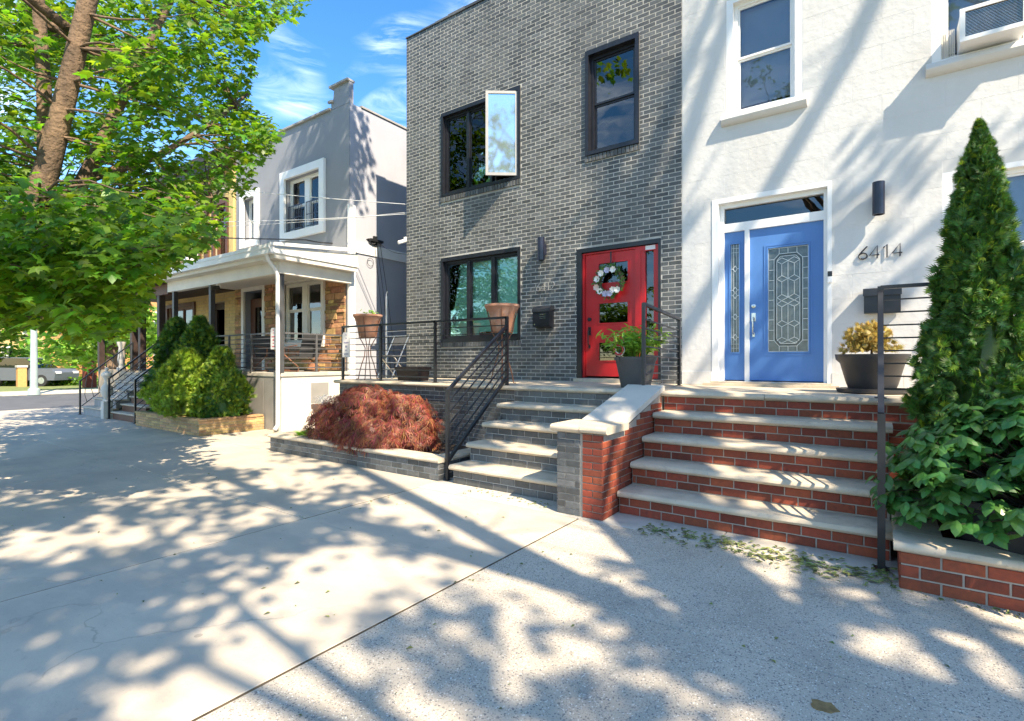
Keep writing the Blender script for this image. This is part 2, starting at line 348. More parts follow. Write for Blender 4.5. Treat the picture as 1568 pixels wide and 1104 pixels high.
mat('white_joint', (0.54, 0.535, 0.525), 0.9, 0.05, 3)
mat('white_paint', (0.76, 0.76, 0.755), 0.4, 0.03, 5, bump=0.0006, bscale=60, extra=stains(3, (0.55, 0.54, 0.52), 0.6, 0.8, 0.4))
mat('cream_paint', (0.70, 0.66, 0.58), 0.55, 0.06, 4, bump=0.001, bscale=60)
mat('grey_stucco', (0.25, 0.262, 0.295), 0.85, 0.07, 1.2, bump=0.004, bscale=90, extra=stains(1.0, (0.20, 0.21, 0.24), 0.48, 0.8, 0.5, (1, 1, 0.4)))
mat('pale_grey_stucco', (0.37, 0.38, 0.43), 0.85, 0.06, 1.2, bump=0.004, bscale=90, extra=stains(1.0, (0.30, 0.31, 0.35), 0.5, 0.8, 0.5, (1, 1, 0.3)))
mat('grey_stone_sill', (0.40, 0.39, 0.37), 0.85, 0.1, 4, bump=0.003, bscale=60)
mat('black_metal', (0.016, 0.017, 0.020), 0.38, 0.2, 10, spec=0.5)
mat('black_frame', (0.011, 0.012, 0.017), 0.35, 0.2, 10)
mat('lamp_black', (0.012, 0.014, 0.030), 0.3, 0.2, 10)
mat('red_paint', (0.46, 0.010, 0.014), 0.38, 0.08, 3, bump=0.0004, bscale=30)
mat('blue_paint', (0.070, 0.19, 0.47), 0.5, 0.06, 2, bump=0.0004, bscale=30)
mat('steel', (0.55, 0.55, 0.54), 0.25, 0.1, 8, metal=0.9)
mat('lead_came', (0.62, 0.63, 0.62), 0.35, 0.1, 8, metal=0.3)
mat('terracotta', (0.42, 0.20, 0.12), 0.75, 0.15, 6, bump=0.002, bscale=50, extra=stains(5, (0.55, 0.42, 0.34), 0.5, 0.7, 0.6))
mat('rusty_iron', (0.20, 0.085, 0.045), 0.7, 0.3, 14)
mat('black_plastic', (0.026, 0.027, 0.031), 0.45, 0.15, 5, bump=0.001, bscale=60)
mat('grey_plastic', (0.060, 0.062, 0.066), 0.55, 0.15, 5)
mat('blind_white', (0.78, 0.82, 0.80), 0.6, 0.05, 3)
mat('curtain', (0.62, 0.60, 0.56), 0.8, 0.06, 3, rnd=0.05)
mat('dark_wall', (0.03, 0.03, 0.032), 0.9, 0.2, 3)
mat('bark', (0.16, 0.105, 0.065), 0.9, 0.35, 9, bump=0.03, bscale=22, extra=stains(5, (0.06, 0.04, 0.028), 0.45, 0.65, 0.8, (1, 1, 0.25)))
mat('twig', (0.07, 0.05, 0.03), 0.9, 0.3, 9)
mat('cable', (0.03, 0.03, 0.032), 0.6, 0.2, 5); mat('pale_cable', (0.55, 0.56, 0.57), 0.5, 0.1, 5)
mat('tan_brick', (0.42, 0.27, 0.12), 0.8, 0.18, 20, bump=0.002, bscale=90, rnd=0.28)
mat('tan_mortar', (0.36, 0.29, 0.20), 0.9, 0.1, 8)
mat('fieldstone', (0.40, 0.23, 0.10), 0.8, 0.25, 12, bump=0.006, bscale=40, rnd=0.45)
mat('stone_mortar', (0.30, 0.24, 0.17), 0.95, 0.2, 9)
mat('brown_wood', (0.11, 0.045, 0.025), 0.6, 0.2, 8, bump=0.001); mat('dark_brown', (0.035, 0.02, 0.016), 0.55, 0.2, 8)
mat('yellow_wall', (0.55, 0.40, 0.16), 0.8, 0.08, 5, rnd=0.08)
mat('orange_brick', (0.50, 0.24, 0.09), 0.85, 0.1, 10, rnd=0.12)
mat('tile_grey', (0.25, 0.24, 0.225), 0.7, 0.1, 4, rnd=0.08)
mat('paper', (0.72, 0.70, 0.71), 0.8, 0.02, 5); mat('paper_ink', (0.55, 0.12, 0.16), 0.8, 0.1, 5); mat('ink_blue', (0.30, 0.30, 0.42), 0.8, 0.1, 5)
mat('red_plastic', (0.42, 0.03, 0.03), 0.4, 0.1, 5)
mat('petal_white', (0.74, 0.70, 0.64), 0.7, 0.08, 9, rnd=0.1); mat('petal_lilac', (0.45, 0.42, 0.55), 0.7, 0.1, 9, rnd=0.1); mat('petal_pink', (0.62, 0.45, 0.38), 0.7, 0.1, 9)
mat('pole_paint', (0.33, 0.40, 0.38), 0.5, 0.1, 5); mat('car_grey', (0.10, 0.11, 0.13), 0.3, 0.05, 5); mat('rubber', (0.02, 0.02, 0.02), 0.8, 0.1, 5)
mat('coping_stone', (0.30, 0.295, 0.28), 0.8, 0.15, 6, bump=0.004, bscale=50)
mat('roofing', (0.20, 0.19, 0.185), 0.85, 0.1, 4, rnd=0.1)
mat('dry_leaf', (0.16, 0.19, 0.055), 0.8, 0.4, 6, rnd=0.45); mat('brown_stain', (0.23, 0.15, 0.06), 0.9, 0.3, 30)
leafmat('maple_leaf', (0.080, 0.18, 0.014), 0.50, 0.45)
leafmat('shade_leaf', (0.05, 0.12, 0.02), 0.35, 0.3)
leafmat('shrub_leaf', (0.060, 0.165, 0.036), 0.25, 0.32, 0.34)
leafmat('cedar', (0.045, 0.12, 0.016), 0.25, 0.4, 0.55)
leafmat('yellow_cedar', (0.19, 0.29, 0.028), 0.3, 0.38, 0.55)
leafmat('red_maple_leaf', (0.23, 0.075, 0.038), 0.35, 0.6, 0.5)
leafmat('gold_needle', (0.30, 0.24, 0.06), 0.3, 0.3, 0.6)
leafmat('fresh_leaf', (0.16, 0.31, 0.035), 0.35, 0.3, 0.4)
glassmat('window_glass', (0.75, 0.82, 0.80), 0.08); glassmat('green_glass', (0.78, 0.95, 0.90), 0.0)
glassmat('sky_glass', (0.70, 0.73, 0.78), 0.02); glassmat('dark_glass', (0.28, 0.33, 0.30), 0.05)
mat('bright_glass', (0.66, 0.74, 0.77), 0.05, 0.05, 1.5, metal=0.85)
mat('sash_grey', (0.30, 0.30, 0.30), 0.4, 0.06, 5)
m_ = mat('leaded_glass', (0.10, 0.125, 0.13), 0.16, 0.3, 18, bump=0.003, bscale=60, det=3)
# ------------------------------------------------------------------ ground
YS = 4.78                                             # front plane of planters and steps
base = MB().box(-60, 40, -1.6, 60, -0.35, -0.028).build('ground', 'joint_dirt', kind='structure')
walk = thing('sidewalk', None, None); tag(walk, kind='structure')
xs = [-21.4, -19.2, -17.0, -14.9, -12.8, -10.7, -8.6, -4.47, -2.335, 2.6, 7, 12]
ys = [-1.45, 2.92, 4.42]
for i in range(len(xs) - 1):
    for j in range(len(ys) - 1):
        x0, x1 = xs[i], xs[i + 1]; y0, y1 = ys[j], ys[j + 1]
        if j == 1 and x1 < -4.4: y1 = 4.78
        g = {-2.335: 0.018, -4.47: 0.011}.get(x1, 0.006)
        dz = random.uniform(-0.002, 0.002)
        
        MB().cbox(x0 + 0.004, x1 - g, y0 + 0.003, y1 - 0.003, -0.10, dz, 0.004).build('slab', 'aggregate' if x0 > -2.4 else 'concrete', walk)
for k, (x0, x1) in enumerate(((-4.47, -3.4), (-3.4, -2.335), (-2.335, -1.1), (-1.1, 0.3), (0.3, 2.1), (2.1, 6.0), (6.0, 12))):
    MB().cbox(x0 + 0.004, x1 - 0.004, 4.424, YS + (1.4 if k < 4 else -0.3) if k < 4 else 4.30 + 0.2, -0.10, 0.002, 0.004).build('slab', 'pale_concrete', walk)
MB().box(-10.6, -9.4, 0.5, 1.45, -0.05, 0.006).build('tree_pit_soil', 'soil', walk)
MB().box(-21.4, -14.9, 4.79, 8.2, -0.1, -0.003).build('forecourt', 'concrete', kind='structure')
MB().box(-14.9, -8.3, 4.79, 22, -0.1, -0.004).build('driveway', 'concrete', kind='structure')
for x_, w_ in ((-2.335, 0.018), (-4.47, 0.011)): MB().box(x_ - w_, x_ + 0.004, -1.44, 4.42, -0.04, -0.0035).build('joint_filler', 'joint_dirt', walk)
kerb = thing('kerb', None, None); tag(kerb, kind='structure')
x = -21
while x < 12: MB().cbox(x, x + 1.49, -1.62, -1.46, -0.2, 0.0, 0.012).build('kerb_stone', 'coping_stone', kerb); x += 1.5
MB().box(-80, 40, -9.5, -1.625, -0.3, -0.13).build('road', 'asphalt', kind='structure')
MB().box(-30.5, -21.45, -1.6, 60, -0.3, -0.02).build('cross_road', 'asphalt', kind='structure')
MB().box(-34, -30.55, -9.5, 60, -0.3, 0.02).build('far_sidewalk', 'pale_concrete', kind='structure')
MB().box(-300, -34.05, -150, 300, -0.5, 0.0).build('lawn', 'grass', kind='structure')
MB().box(-60, 300, -200, -9.55, -0.6, -0.02).build('far_ground', 'grass', kind='structure')
MB().box(-21.3, 300, 22.1, 300, -0.6, -0.03).build('back_ground', 'grass', kind='structure')
lt = MB(); rl = random.Random(5)                     # leaf litter by the red steps
def litter_leaf(mb, p, s_, rr):
    a = rr.uniform(0, 6.28); ca, sa = math.cos(a) * s_, math.sin(a) * s_; h = rr.uniform(0.002, 0.016)
    q = [(1, 0, 0.2), (0.3, 0.38, 0.9), (-0.9, 0.1, 0.1), (-0.2, -0.36, 0.7)]
    mb.add([(p[0] + u * ca - v * sa, p[1] + u * sa + v * ca, p[2] + 0.003 + t * h) for u, v, t in q], [(0, 1, 2), (0, 2, 3)])
for i in range(430):
    t = rl.random() ** 0.8; x = -1.75 + 1.85 * t; y = rl.gauss(4.48 - 0.10 * t, 0.11)
    if y > 4.66: y = 4.66 - rl.random() * 0.08
    litter_leaf(lt, (x, y, 0.004 + rl.random() * 0.008), rl.uniform(0.018, 0.042), rl)
for i in range(60): litter_leaf(lt, (rl.uniform(-3.9, -2.7), rl.gauss(4.62, 0.06), 0.003), rl.uniform(0.012, 0.026), rl)
for i in range(130): litter_leaf(lt, (rl.uniform(-8, 1.4), rl.uniform(1.2, 4.5), 0.001), rl.uniform(0.008, 0.022), rl)
for i in range(60): litter_leaf(lt, (rl.uniform(0.1, 1.6), rl.gauss(4.22, 0.03), 0.003), rl.uniform(0.012, 0.03), rl)
lt.build('leaf_litter', 'dry_leaf', kind='stuff', label='scattered green and dry leaves lying along the foot of the red brick steps', cat='fallen leaves', recalc=False)
st = MB(); a0 = at(1262, 1082, 2.26); pts = []
for k in range(14):
    t = k / 14 * 6.283; rr_ = 0.7 + 0.3 * rl.random(); pts.append((a0.x + math.cos(t) * 0.06 * rr_ + math.sin(t) * 0.01, a0.y + math.sin(t) * 0.045 * rr_))
st.prism(pts, 'z', 0.0015, 0.006).build('dried_mud', 'brown_stain', label='small brown patch of dried mud on the pebbled sidewalk in the foreground', cat='mud patch')
# ------------------------------------------------------------------ windows
def window(parent, x0, x1, z0, z1, y, fm='white_paint', cols=1, hung=True, fw=0.05, gm='window_glass', dep=0.09, back=None, mid=0.5, label=None, mullion=0.05):
    mb = MB(); ya, yb = y, y + dep
    mb.box(x0, x0 + fw, ya, yb, z0, z1).box(x1 - fw, x1, ya, yb, z0, z1).box(x0 + fw, x1 - fw, ya, yb, z1 - fw, z1).box(x0 + fw, x1 - fw, ya, yb, z0, z0 + fw)
    w_ = (x1 - x0 - 2 * fw - mullion * (cols - 1)) / cols; panes = []; s = fw * 0.62
    for k in range(cols):
        a = x0 + fw + k * (w_ + mullion); b = a + w_
        if k < cols - 1: mb.box(b, b + mullion, ya + 0.004, yb, z0 + fw, z1 - fw)
        zs = [(z0 + fw, z1 - fw, 0.03)] if not hung else [(z0 + fw, z0 + fw + (z1 - z0 - 2 * fw) * mid, 0.055), (z0 + fw + (z1 - z0 - 2 * fw) * mid, z1 - fw, 0.03)]
        for (c, d, o) in zs:
            yy = ya + o
            mb.box(a, a + s, yy, yy + 0.03, c, d).box(b - s, b, yy, yy + 0.03, c, d).box(a + s, b - s, yy, yy + 0.03, c, c + s).box(a + s, b - s, yy, yy + 0.03, d - s, d)
            panes.append((a + s, b - s, c + s, d - s, yy + 0.014))
    wo = mb.build('window', fm, parent, label=label)
    for (a, b, c, d, yy) in panes: MB().box(a, b, yy, yy + 0.005, c, d).build('pane', gm, wo)
    if back == 'blind':
        bl = MB(); z = z0 + fw
        while z < z1 - fw: bl.obox(((x0 + x1) / 2, y + dep + 0.015, z), (1, 0, 0), (0, 0.3, 0.95), (0, -0.95, 0.3), (x1 - x0) / 2 - fw, 0.0125, 0.0008); z += 0.021
        bl.build('blind', 'blind_white', wo, recalc=False)
    elif back == 'shade':
        MB().box(x0 + fw, x1 - fw, y + dep + 0.04, y + dep + 0.045, z0 + fw + (z1 - z0) * 0.06, z1 - fw).build('roller_shade', 'blind_white', wo)
    elif back == 'curtain':
        cu = MB(); n = 60
        for side in (0, 1):
            a, b = (x0 + fw, x0 + (x1 - x0) * 0.40) if side == 0 else (x0 + (x1 - x0) * 0.62, x1 - fw)
            b0 = len(cu.v)
            for i in range(n + 1):
                xx = a + (b - a) * i / n; yy = y + dep + 0.08 + 0.025 * math.sin(i * 1.3)
                cu.v += [(xx, yy, z0 + fw), (xx, yy, z1 - fw)]
            cu.f += [(b0 + 2 * i, b0 + 2 * i + 2, b0 + 2 * i + 3, b0 + 2 * i + 1) for i in range(n)]
        cu.build('curtain', 'curtain', wo, recalc=False)
    return wo
def trim(parent, x0, x1, z0, z1, y, w_, p, m, name='window_trim'):
    MB().box(x0 - w_, x0, y - p, y + 0.02, z0 - w_, z1 + w_).box(x1, x1 + w_, y - p, y + 0.02, z0 - w_, z1 + w_).box(x0, x1, y - p, y + 0.02, z1, z1 + w_).box(x0, x1, y - p, y + 0.02, z0 - w_, z0).build(name, m, parent)
FL = 1.14                                             # landing level
# ------------------------------------------------------------------ black brick house
BX0, BX1, BZ = -8.47, -2.47, 8.52
bh = thing('brick_house', 'flat fronted dark grey brick house with black framed windows and a red front door', 'house', ((BX0 + BX1) / 2, 8, 0))
W1 = (-7.43, -5.45, 1.88, 3.61); W2 = (-7.43, -5.45, 4.87, 6.60); W3 = (-4.10, -3.15, 4.97, 6.74); D1 = (-4.27, -2.80, 1.2, 3.41)
ops = [W1, W2, W3, D1]
mb = wall_open(MB(), BX0 + 0.01, BX1, -0.3, BZ - 0.01, 8.0, 8.28, ops)
mb.box(BX0 + 0.01, BX0 + 0.28, 8.28, 20, -0.3, BZ - 0.15).box(BX1 - 0.25, BX1, 8.28, 20, -0.3, BZ - 0.15).box(BX0 + 0.28, BX1 - 0.25, 19.7, 20, -0.3, BZ - 0.3)
mb.build('wall', 'grey_mortar', bh)
MB().box(BX0 + 0.28, BX1 - 0.25, 8.28, 19.7, 7.9, 8.1).build('roof', 'roofing', bh)
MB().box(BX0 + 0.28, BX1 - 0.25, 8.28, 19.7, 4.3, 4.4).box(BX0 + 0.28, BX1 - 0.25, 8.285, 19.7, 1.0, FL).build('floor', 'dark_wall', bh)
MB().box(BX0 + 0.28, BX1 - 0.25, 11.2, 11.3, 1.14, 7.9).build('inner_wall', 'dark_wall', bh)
br = Bricks(bh, 'grey_brick', seed=3, chf=0.0016)
oo = [(a - BX0, b - BX0, c - (0.115 if i in (0, 1, 2) else 0), d) for i, (a, b, c, d) in enumerate(ops)]
br.panel((BX0, 8.0, 0), (1, 0, 0), (0, -1, 0), BX1 - BX0, FL, BZ, oo, dep=0.0022, j=0.013)
br.panel((BX0 + 0.01, 8.0, 0), (0, 1, 0), (-1, 0, 0), 6.0, 0.0, BZ, (), ofs=0.1)
br.done()
sb = Bricks(bh, 'grey_brick', name='sill_brick', seed=4, rest='sill_courses')
for (a, b, c, d) in (W1, W2, W3): sb.panel((a - 0.02, 7.985, 0), (1, 0, 0), (0, -1, 0), b - a + 0.04, c - 0.112, c - 0.002, bw=0.0677, bh=0.11, dep=0.012)
sb.done()
for i, (a, b, c, d) in enumerate((W1, W2)):
    MB().box(a, a + 0.055, 7.975, 8.26, c, d).box(b - 0.055, b, 7.975, 8.26, c, d).box(a + 0.055, b - 0.055, 7.975, 8.26, d - 0.075, d).box(a + 0.055, b - 0.055, 7.97, 8.26, c, c + 0.055).build('window_casing', 'black_frame', bh)
    a, b, c, d = a + 0.055, b - 0.055, c + 0.055, d - 0.075
    if i == 0: window(bh, a, b, c, d, 8.05, 'black_frame', 3, False, 0.045, 'green_glass', 0.1, 'blind', mullion=0.08)
    else:
        wo = window(bh, a, a + (b - a) * 0.655, c, d, 8.05, 'black_frame', 2, False, 0.045, 'green_glass', 0.1, 'curtain', mullion=0.07)
        MB().box(a + (b - a) * 0.655, b, 8.06, 8.14, c, c + 0.04).box(b - 0.03, b, 8.06, 8.14, c + 0.04, d).build('window_jamb', 'white_paint', bh)
        # open casement swung outwards from the right jamb
        p = Vector((b - 0.02, 8.02, 0)); dr = Vector((-0.80, -0.60, 0)).normalized(); nn = Vector((-0.60, 0.80, 0)); W_ = 0.60
        s = MB(); z0_, z1_ = c + 0.02, d - 0.01
        for (u0, u1, za, zb) in ((0, 0.05, z0_, z1_), (W_ - 0.05, W_, z0_, z1_), (0.05, W_ - 0.05, z0_, z0_ + 0.05), (0.05, W_ - 0.05, z1_ - 0.05, z1_)):
            cc = p + dr * (u0 + u1) / 2; cc.z = (za + zb) / 2; s.obox(cc, dr, nn, (0, 0, 1), (u1 - u0) / 2, 0.02, (zb - za) / 2)
        so = s.build('casement', 'sash_grey', bh, label='open white window sash swung outwards')
        cc = p + dr * W_ / 2; cc.z = (z0_ + z1_) / 2
        MB().obox(cc, dr, nn, (0, 0, 1), W_ / 2 - 0.05, 0.003, (z1_ - z0_) / 2 - 0.05).build('pane', 'bright_glass', so)
a, b, c, d = W3
MB().box(a, a + 0.06, 7.96, 8.26, c, d).box(b - 0.06, b, 7.96, 8.26, c, d).box(a + 0.06, b - 0.06, 7.96, 8.26, d - 0.08, d).box(a + 0.06, b - 0.06, 7.955, 8.26, c, c + 0.06).build('window_casing', 'black_frame', bh)
window(bh, a + 0.06, b - 0.06, c + 0.06, d - 0.08, 8.06, 'black_frame', 1, True, 0.05, 'dark_glass', 0.1, 'curtain')
# red door
a, b, c, d = D1
MB().box(a, a + 0.09, 7.985, 8.27, c, d).box(b - 0.04, b, 7.985, 8.27, c, d).box(a + 0.09, b - 0.04, 7.985, 8.27, d - 0.07, d).build('door_casing', 'black_frame', bh)
MB().box(a, b, 7.86, 8.27, 1.142, c - 0.002).build('door_sill', 'limestone', bh)
def panelled(x0, x1, z0, z1, y, holes, m, th=0.045):
    s = MB(); wall_open(s, x0, x1, z0, z1, y, y + th, holes)
    for (p, q, e, f) in holes:
        t = 0.018
        s.box(p - t, p, y - 0.01, y, e - t, f + t).box(q, q + t, y - 0.01, y, e - t, f + t).box(p, q, y - 0.01, y, f, f + t).box(p, q, y - 0.01, y, e - t, e)
    return s
s0, s1 = -4.14, -3.24; z0, z1 = 1.235, 3.30
MB().box(-3.235, -3.14, 8.09, 8.2, 1.21, 3.33).box(-4.18, -4.145, 8.09, 8.2, 1.21, 3.33).box(-4.145, -3.235, 8.09, 8.2, 3.305, 3.33).box(-3.14, -2.85, 8.09, 8.2, 3.25, 3.33).box(-3.14, -2.85, 8.09, 8.2, 1.21, 1.32).box(-3.14, -3.07, 8.10, 8.2, 1.32, 3.25).box(-2.93, -2.85, 8.10, 8.2, 1.32, 3.25).build('door_frame', 'red_paint', bh)
MB().box(-3.07, -2.93, 8.14, 8.147, 1.32, 3.25).build('sidelight', 'dark_glass', bh)
holes = [(-3.89, -3.37, 1.50, 1.80), (-3.89, -3.37, 2.13, 2.46), (-3.89, -3.37, 2.80, 3.13)]
dr_ = panelled(s0, s1, z0, z1, 8.12, holes, 'red_paint').build('door', 'red_paint', bh, label='red front door with three wide glass lights')
for (p, q, e, f) in holes: MB().box(p, q, 8.14, 8.147, e, f).build('pane', 'dark_glass', dr_)
hb = MB(); hb.lathe((0, 0, 0), [(0.0, 0), (0.034, 0), (0.034, 0.02), (0.0, 0.022)], 14); hb.v = [(-4.06 + v[0], 8.12 - v[2], 2.20 + v[1]) for v in hb.v]
hb.box(-4.085, -4.035, 8.105, 8.12, 1.93, 2.07).tube([(-4.06, 8.10, 2.02), (-4.06, 8.06, 2.0), (-4.06, 8.055, 1.9), (-4.06, 8.06, 1.78), (-4.06, 8.11, 1.74)], 0.011).box(-4.075, -4.045, 8.10, 8.12, 1.71, 1.77)
hb.build('door_handle', 'black_frame', dr_)
MB().box(-3.06, -2.90, 8.085, 8.09, 3.26, 3.325).build('notice', 'paper', dr_)
MB().box(-2.90, -2.875, 8.07, 8.10, 2.38, 2.55).build('doorbell', 'black_frame', bh)
for o in bh.children:
    if o.name.split('.')[0] in ('door_frame', 'sidelight', 'door'): o.location.y -= 0.06
# uneven brick parapet coping
cp = MB(); x = BX0
while x < BX1 - 0.05: ww = random.uniform(0.35, 0.6); cp.box(x, min(x + ww - 0.004, BX1), 7.975, 8.30, BZ + 0.001, BZ + 0.04 + random.uniform(-0.02, 0.025)); x += ww
cp.build('coping', 'grey_brick', bh)
# ------------------------------------------------------------------ white house
WX0, WX1, WZ = BX1, 3.6, 8.3
wh = thing('stucco_house', 'white stucco block house with a blue front door beside the brick house', 'house', ((WX0 + WX1) / 2, 8, 0))
wD = (-2.03, -0.52, 1.2, 3.86); wA = (-1.83, -0.86, 5.05, 6.72); wB = (0.50, 1.95, 5.04, 6.72); wC = (0.60, 2.3, 1.95, 3.72)
ops = [wD, wA, wB, wC]
mb = wall_open(MB(), WX0 + 0.003, WX1, -0.3, WZ, 8.0, 8.28, ops)
mb.box(WX0 + 0.003, WX0 + 0.2, 8.28, 20, -0.3, WZ - 0.1).box(WX1 - 0.25, WX1, 8.28, 20, -0.3, WZ - 0.1).box(WX0 + 0.2, WX1 - 0.25, 19.7, 20, -0.3, WZ - 0.1).build('wall', 'white_joint', wh)
MB().box(WX0 + 0.2, WX1 - 0.25, 8.28, 19.7, 7.8, 8.0).build('roof', 'roofing', wh)
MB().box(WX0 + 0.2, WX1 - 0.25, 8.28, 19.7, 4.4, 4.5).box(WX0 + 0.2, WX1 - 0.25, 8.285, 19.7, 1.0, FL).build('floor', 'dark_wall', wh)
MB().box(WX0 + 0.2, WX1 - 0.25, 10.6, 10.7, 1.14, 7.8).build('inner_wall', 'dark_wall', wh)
bk = Bricks(wh, 'white_stucco', name='block', limit=300, rest='block_courses', seed=8, chf=0.0022)
oo = [(a - WX0, b - WX0, c, d) for (a, b, c, d) in ops]
bk.panel((WX0, 8.0, 0), (1, 0, 0), (0, -1, 0), WX1 - WX0, 1.34, WZ, oo, bw=0.62, bh=0.31, j=0.0022, dep=0.0018)
bk.panel((WX0, 8.0, 0), (1, 0, 0), (0, -1, 0), WX1 - WX0, 1.141, 1.34, oo, bw=0.9, bh=0.2, j=0.003, dep=0.022)
bk.done()
# blue door assembly
a, b, c, d = wD
MB().box(a, a + 0.09, 7.99, 8.27, c, d).box(b - 0.05, b, 7.99, 8.27, c, d).box(a + 0.09, b - 0.05, 7.99, 8.27, d - 0.07, d).box(a + 0.09, a + 0.15, 8.08, 8.24, c, d - 0.07).box(b - 0.10, b - 0.05, 8.08, 8.24, c, d - 0.07).box(a + 0.15, b - 0.10, 8.08, 8.24, 3.38, 3.50).box(-1.60, -1.54, 8.08, 8.24, c, 3.38).box(a + 0.15, b - 0.10, 8.08, 8.24, d - 0.13, d - 0.07).build('door_frame', 'white_paint', wh)
MB().box(a - 0.09, b + 0.09, 7.82, 8.0, FL + 0.002, 1.175).box(a, b, 7.9, 8.27, 1.176, 1.198).build('door_sill', 'limestone', wh)
MB().box(a + 0.15, b - 0.10, 8.14, 8.147, 3.50, d - 0.13).build('transom', 'dark_glass', wh)
sl = (-1.88, -1.60); hole = [(-1.80, -1.68, 1.62, 3.20)]
so = panelled(sl[0], sl[1], 1.215, 3.38, 8.12, hole, 'blue_paint').build('sidelight', 'blue_paint', wh)
gl = MB().box(-1.80, -1.68, 8.14, 8.146, 1.62, 3.20).build('pane', 'leaded_glass', so)
ld = MB(); cxs = -1.74; yl = 8.136; t = 0.0035
for xx in (-1.762, -1.718, cxs - 0.052, cxs + 0.052): ld.box(xx - 0.002, xx + 0.002, yl, yl + 0.004, 1.62, 3.20)
for zc in (1.84, 2.14, 2.45, 2.53, 2.84): 
    for sx in (-1, 1):
        for sz in (-1, 1): ld.bar((cxs + sx * 0.03, yl, zc), (cxs, yl, zc + sz * 0.045), t)
        ld.bar((cxs + sx * 0.03, yl, zc), (cxs + sx * 0.06, yl, zc), t)
for zc in (1.68, 3.14, 3.08, 1.74): ld.bar((-1.80, yl, zc), (-1.68, yl, zc), 0.002)
ld.build('leading', 'lead_came', so)
s0, s1 = -1.54, -0.62
holes = [(-1.30, -0.80, 1.62, 3.08)]
bd = panelled(s0, s1, 1.215, 3.38, 8.12, holes, 'blue_paint')
for (p, q, e, f) in [(-1.33, -0.77, 1.59, 3.11)]:
    bd.box(p - 0.02, p, 8.112, 8.12, e - 0.02, f + 0.02).box(q, q + 0.02, 8.112, 8.12, e - 0.02, f + 0.02).box(p, q, 8.112, 8.12, f, f + 0.02).box(p, q, 8.112, 8.12, e - 0.02, e)
bdo = bd.build('door', 'blue_paint', wh, label='blue front door with a tall leaded glass light')
MB().box(-1.30, -0.80, 8.14, 8.146, 1.62, 3.08).build('pane', 'leaded_glass', bdo)
GX0, GX1, GZ0, GZ1 = -1.30, -0.80, 1.62, 3.08; GW, GH = GX1 - GX0, GZ1 - GZ0
def gp(u, v): return (GX0 + u * GW, yl, GZ0 + (1 - v) * GH)
ld = MB()
def lead(*pts, r_=0.0034):
    for i in range(len(pts) - 1): ld.bar(gp(*pts[i]), gp(*pts[i + 1]), r_, 0.003)
i0, i1 = 0.19, 0.82
lead((0.01, 0.005), (0.99, 0.005), (0.99, 0.995), (0.01, 0.995), (0.01, 0.005))
octo = [(0.28, 0.06), (0.72, 0.06), (i1 + 0.04, 0.11), (i1 + 0.04, 0.89), (0.72, 0.945), (0.28, 0.945), (i0 - 0.04, 0.89), (i0 - 0.04, 0.11), (0.28, 0.06)]
lead(*octo)
inn = [(0.31, 0.085), (0.69, 0.085), (i1 - 0.03, 0.125), (i1 - 0.03, 0.875), (0.69, 0.92), (0.31, 0.92), (i0 + 0.03, 0.875), (i0 + 0.03, 0.125), (0.31, 0.085)]
lead(*inn)
for v in (0.11, 0.21, 0.31, 0.405, 0.5, 0.595, 0.69, 0.79, 0.89):
    lead((0.01, v), (i0 - 0.04, v)); lead((i1 + 0.04, v), (0.99, v))
for u in (0.28, 0.5, 0.72): lead((u, 0.005), (u, 0.06)); lead((u, 0.945), (u, 0.995))
uL, uR = i0 + 0.03, i1 - 0.03; um = 0.5; ua, ub = 0.345, 0.655
rows_ = [(0.10, 0.16), (0.27, 0.33), (0.45, 0.51), (0.51, 0.57), (0.70, 0.76), (0.86, 0.915)]
for k, (v0, v1) in enumerate(rows_):
    vm = (v0 + v1) / 2
    lead((uL, vm), (ua, v0), (um, vm), (ub, v0), (uR, vm)); lead((uL, vm), (ua, v1), (um, vm), (ub, v1), (uR, vm))
for (v0, v1) in ((0.16, 0.27), (0.33, 0.45), (0.57, 0.70), (0.76, 0.86)):
    for u in (ua, ub): lead((u, v0), (u, v1))
for (v0, v1) in ((0.13, 0.30), (0.30, 0.48), (0.54, 0.73), (0.73, 0.8875)): lead((um, v0), (um, v1))
ld.build('leading', 'lead_came', bdo)
bk_ = MB()
for i in range(8):
    p = [(octo[i][0] + inn[i][0]) / 2, (octo[i][1] + inn[i][1]) / 2]; q = [(octo[i + 1][0] + inn[i + 1][0]) / 2, (octo[i + 1][1] + inn[i + 1][1]) / 2]
    bk_.bar(gp(*p), gp(*q), 0.0095, 0.002)
bk_.build('dark_glass_band', 'black_frame', bdo)
hd = MB(); hd.lathe((0, 0, 0), [(0.0, 0), (0.03, 0), (0.03, 0.02), (0.0, 0.024)], 16); hd.v = [(-1.485 + v[0], 8.12 - v[2], 2.28 + v[1]) for v in hd.v]
hd.box(-1.512, -1.458, 8.10, 8.12, 2.06, 2.18).tube([(-1.485, 8.10, 2.12), (-1.485, 8.05, 2.10), (-1.485, 8.045, 2.0), (-1.485, 8.055, 1.90), (-1.485, 8.11, 1.87)], 0.010).box(-1.5, -1.47, 8.10, 8.12, 1.84, 1.90)
hd.build('door_handle', 'steel', bdo, smooth=True)
kb = MB().box(-0.565, -0.515, 7.955, 7.985, 2.60, 2.665).build('doorbell', 'black_frame', wh)
MB().box(-0.565, -0.515, 7.958, 7.985, 2.52, 2.598).build('doorbell_button', 'white_paint', wh)
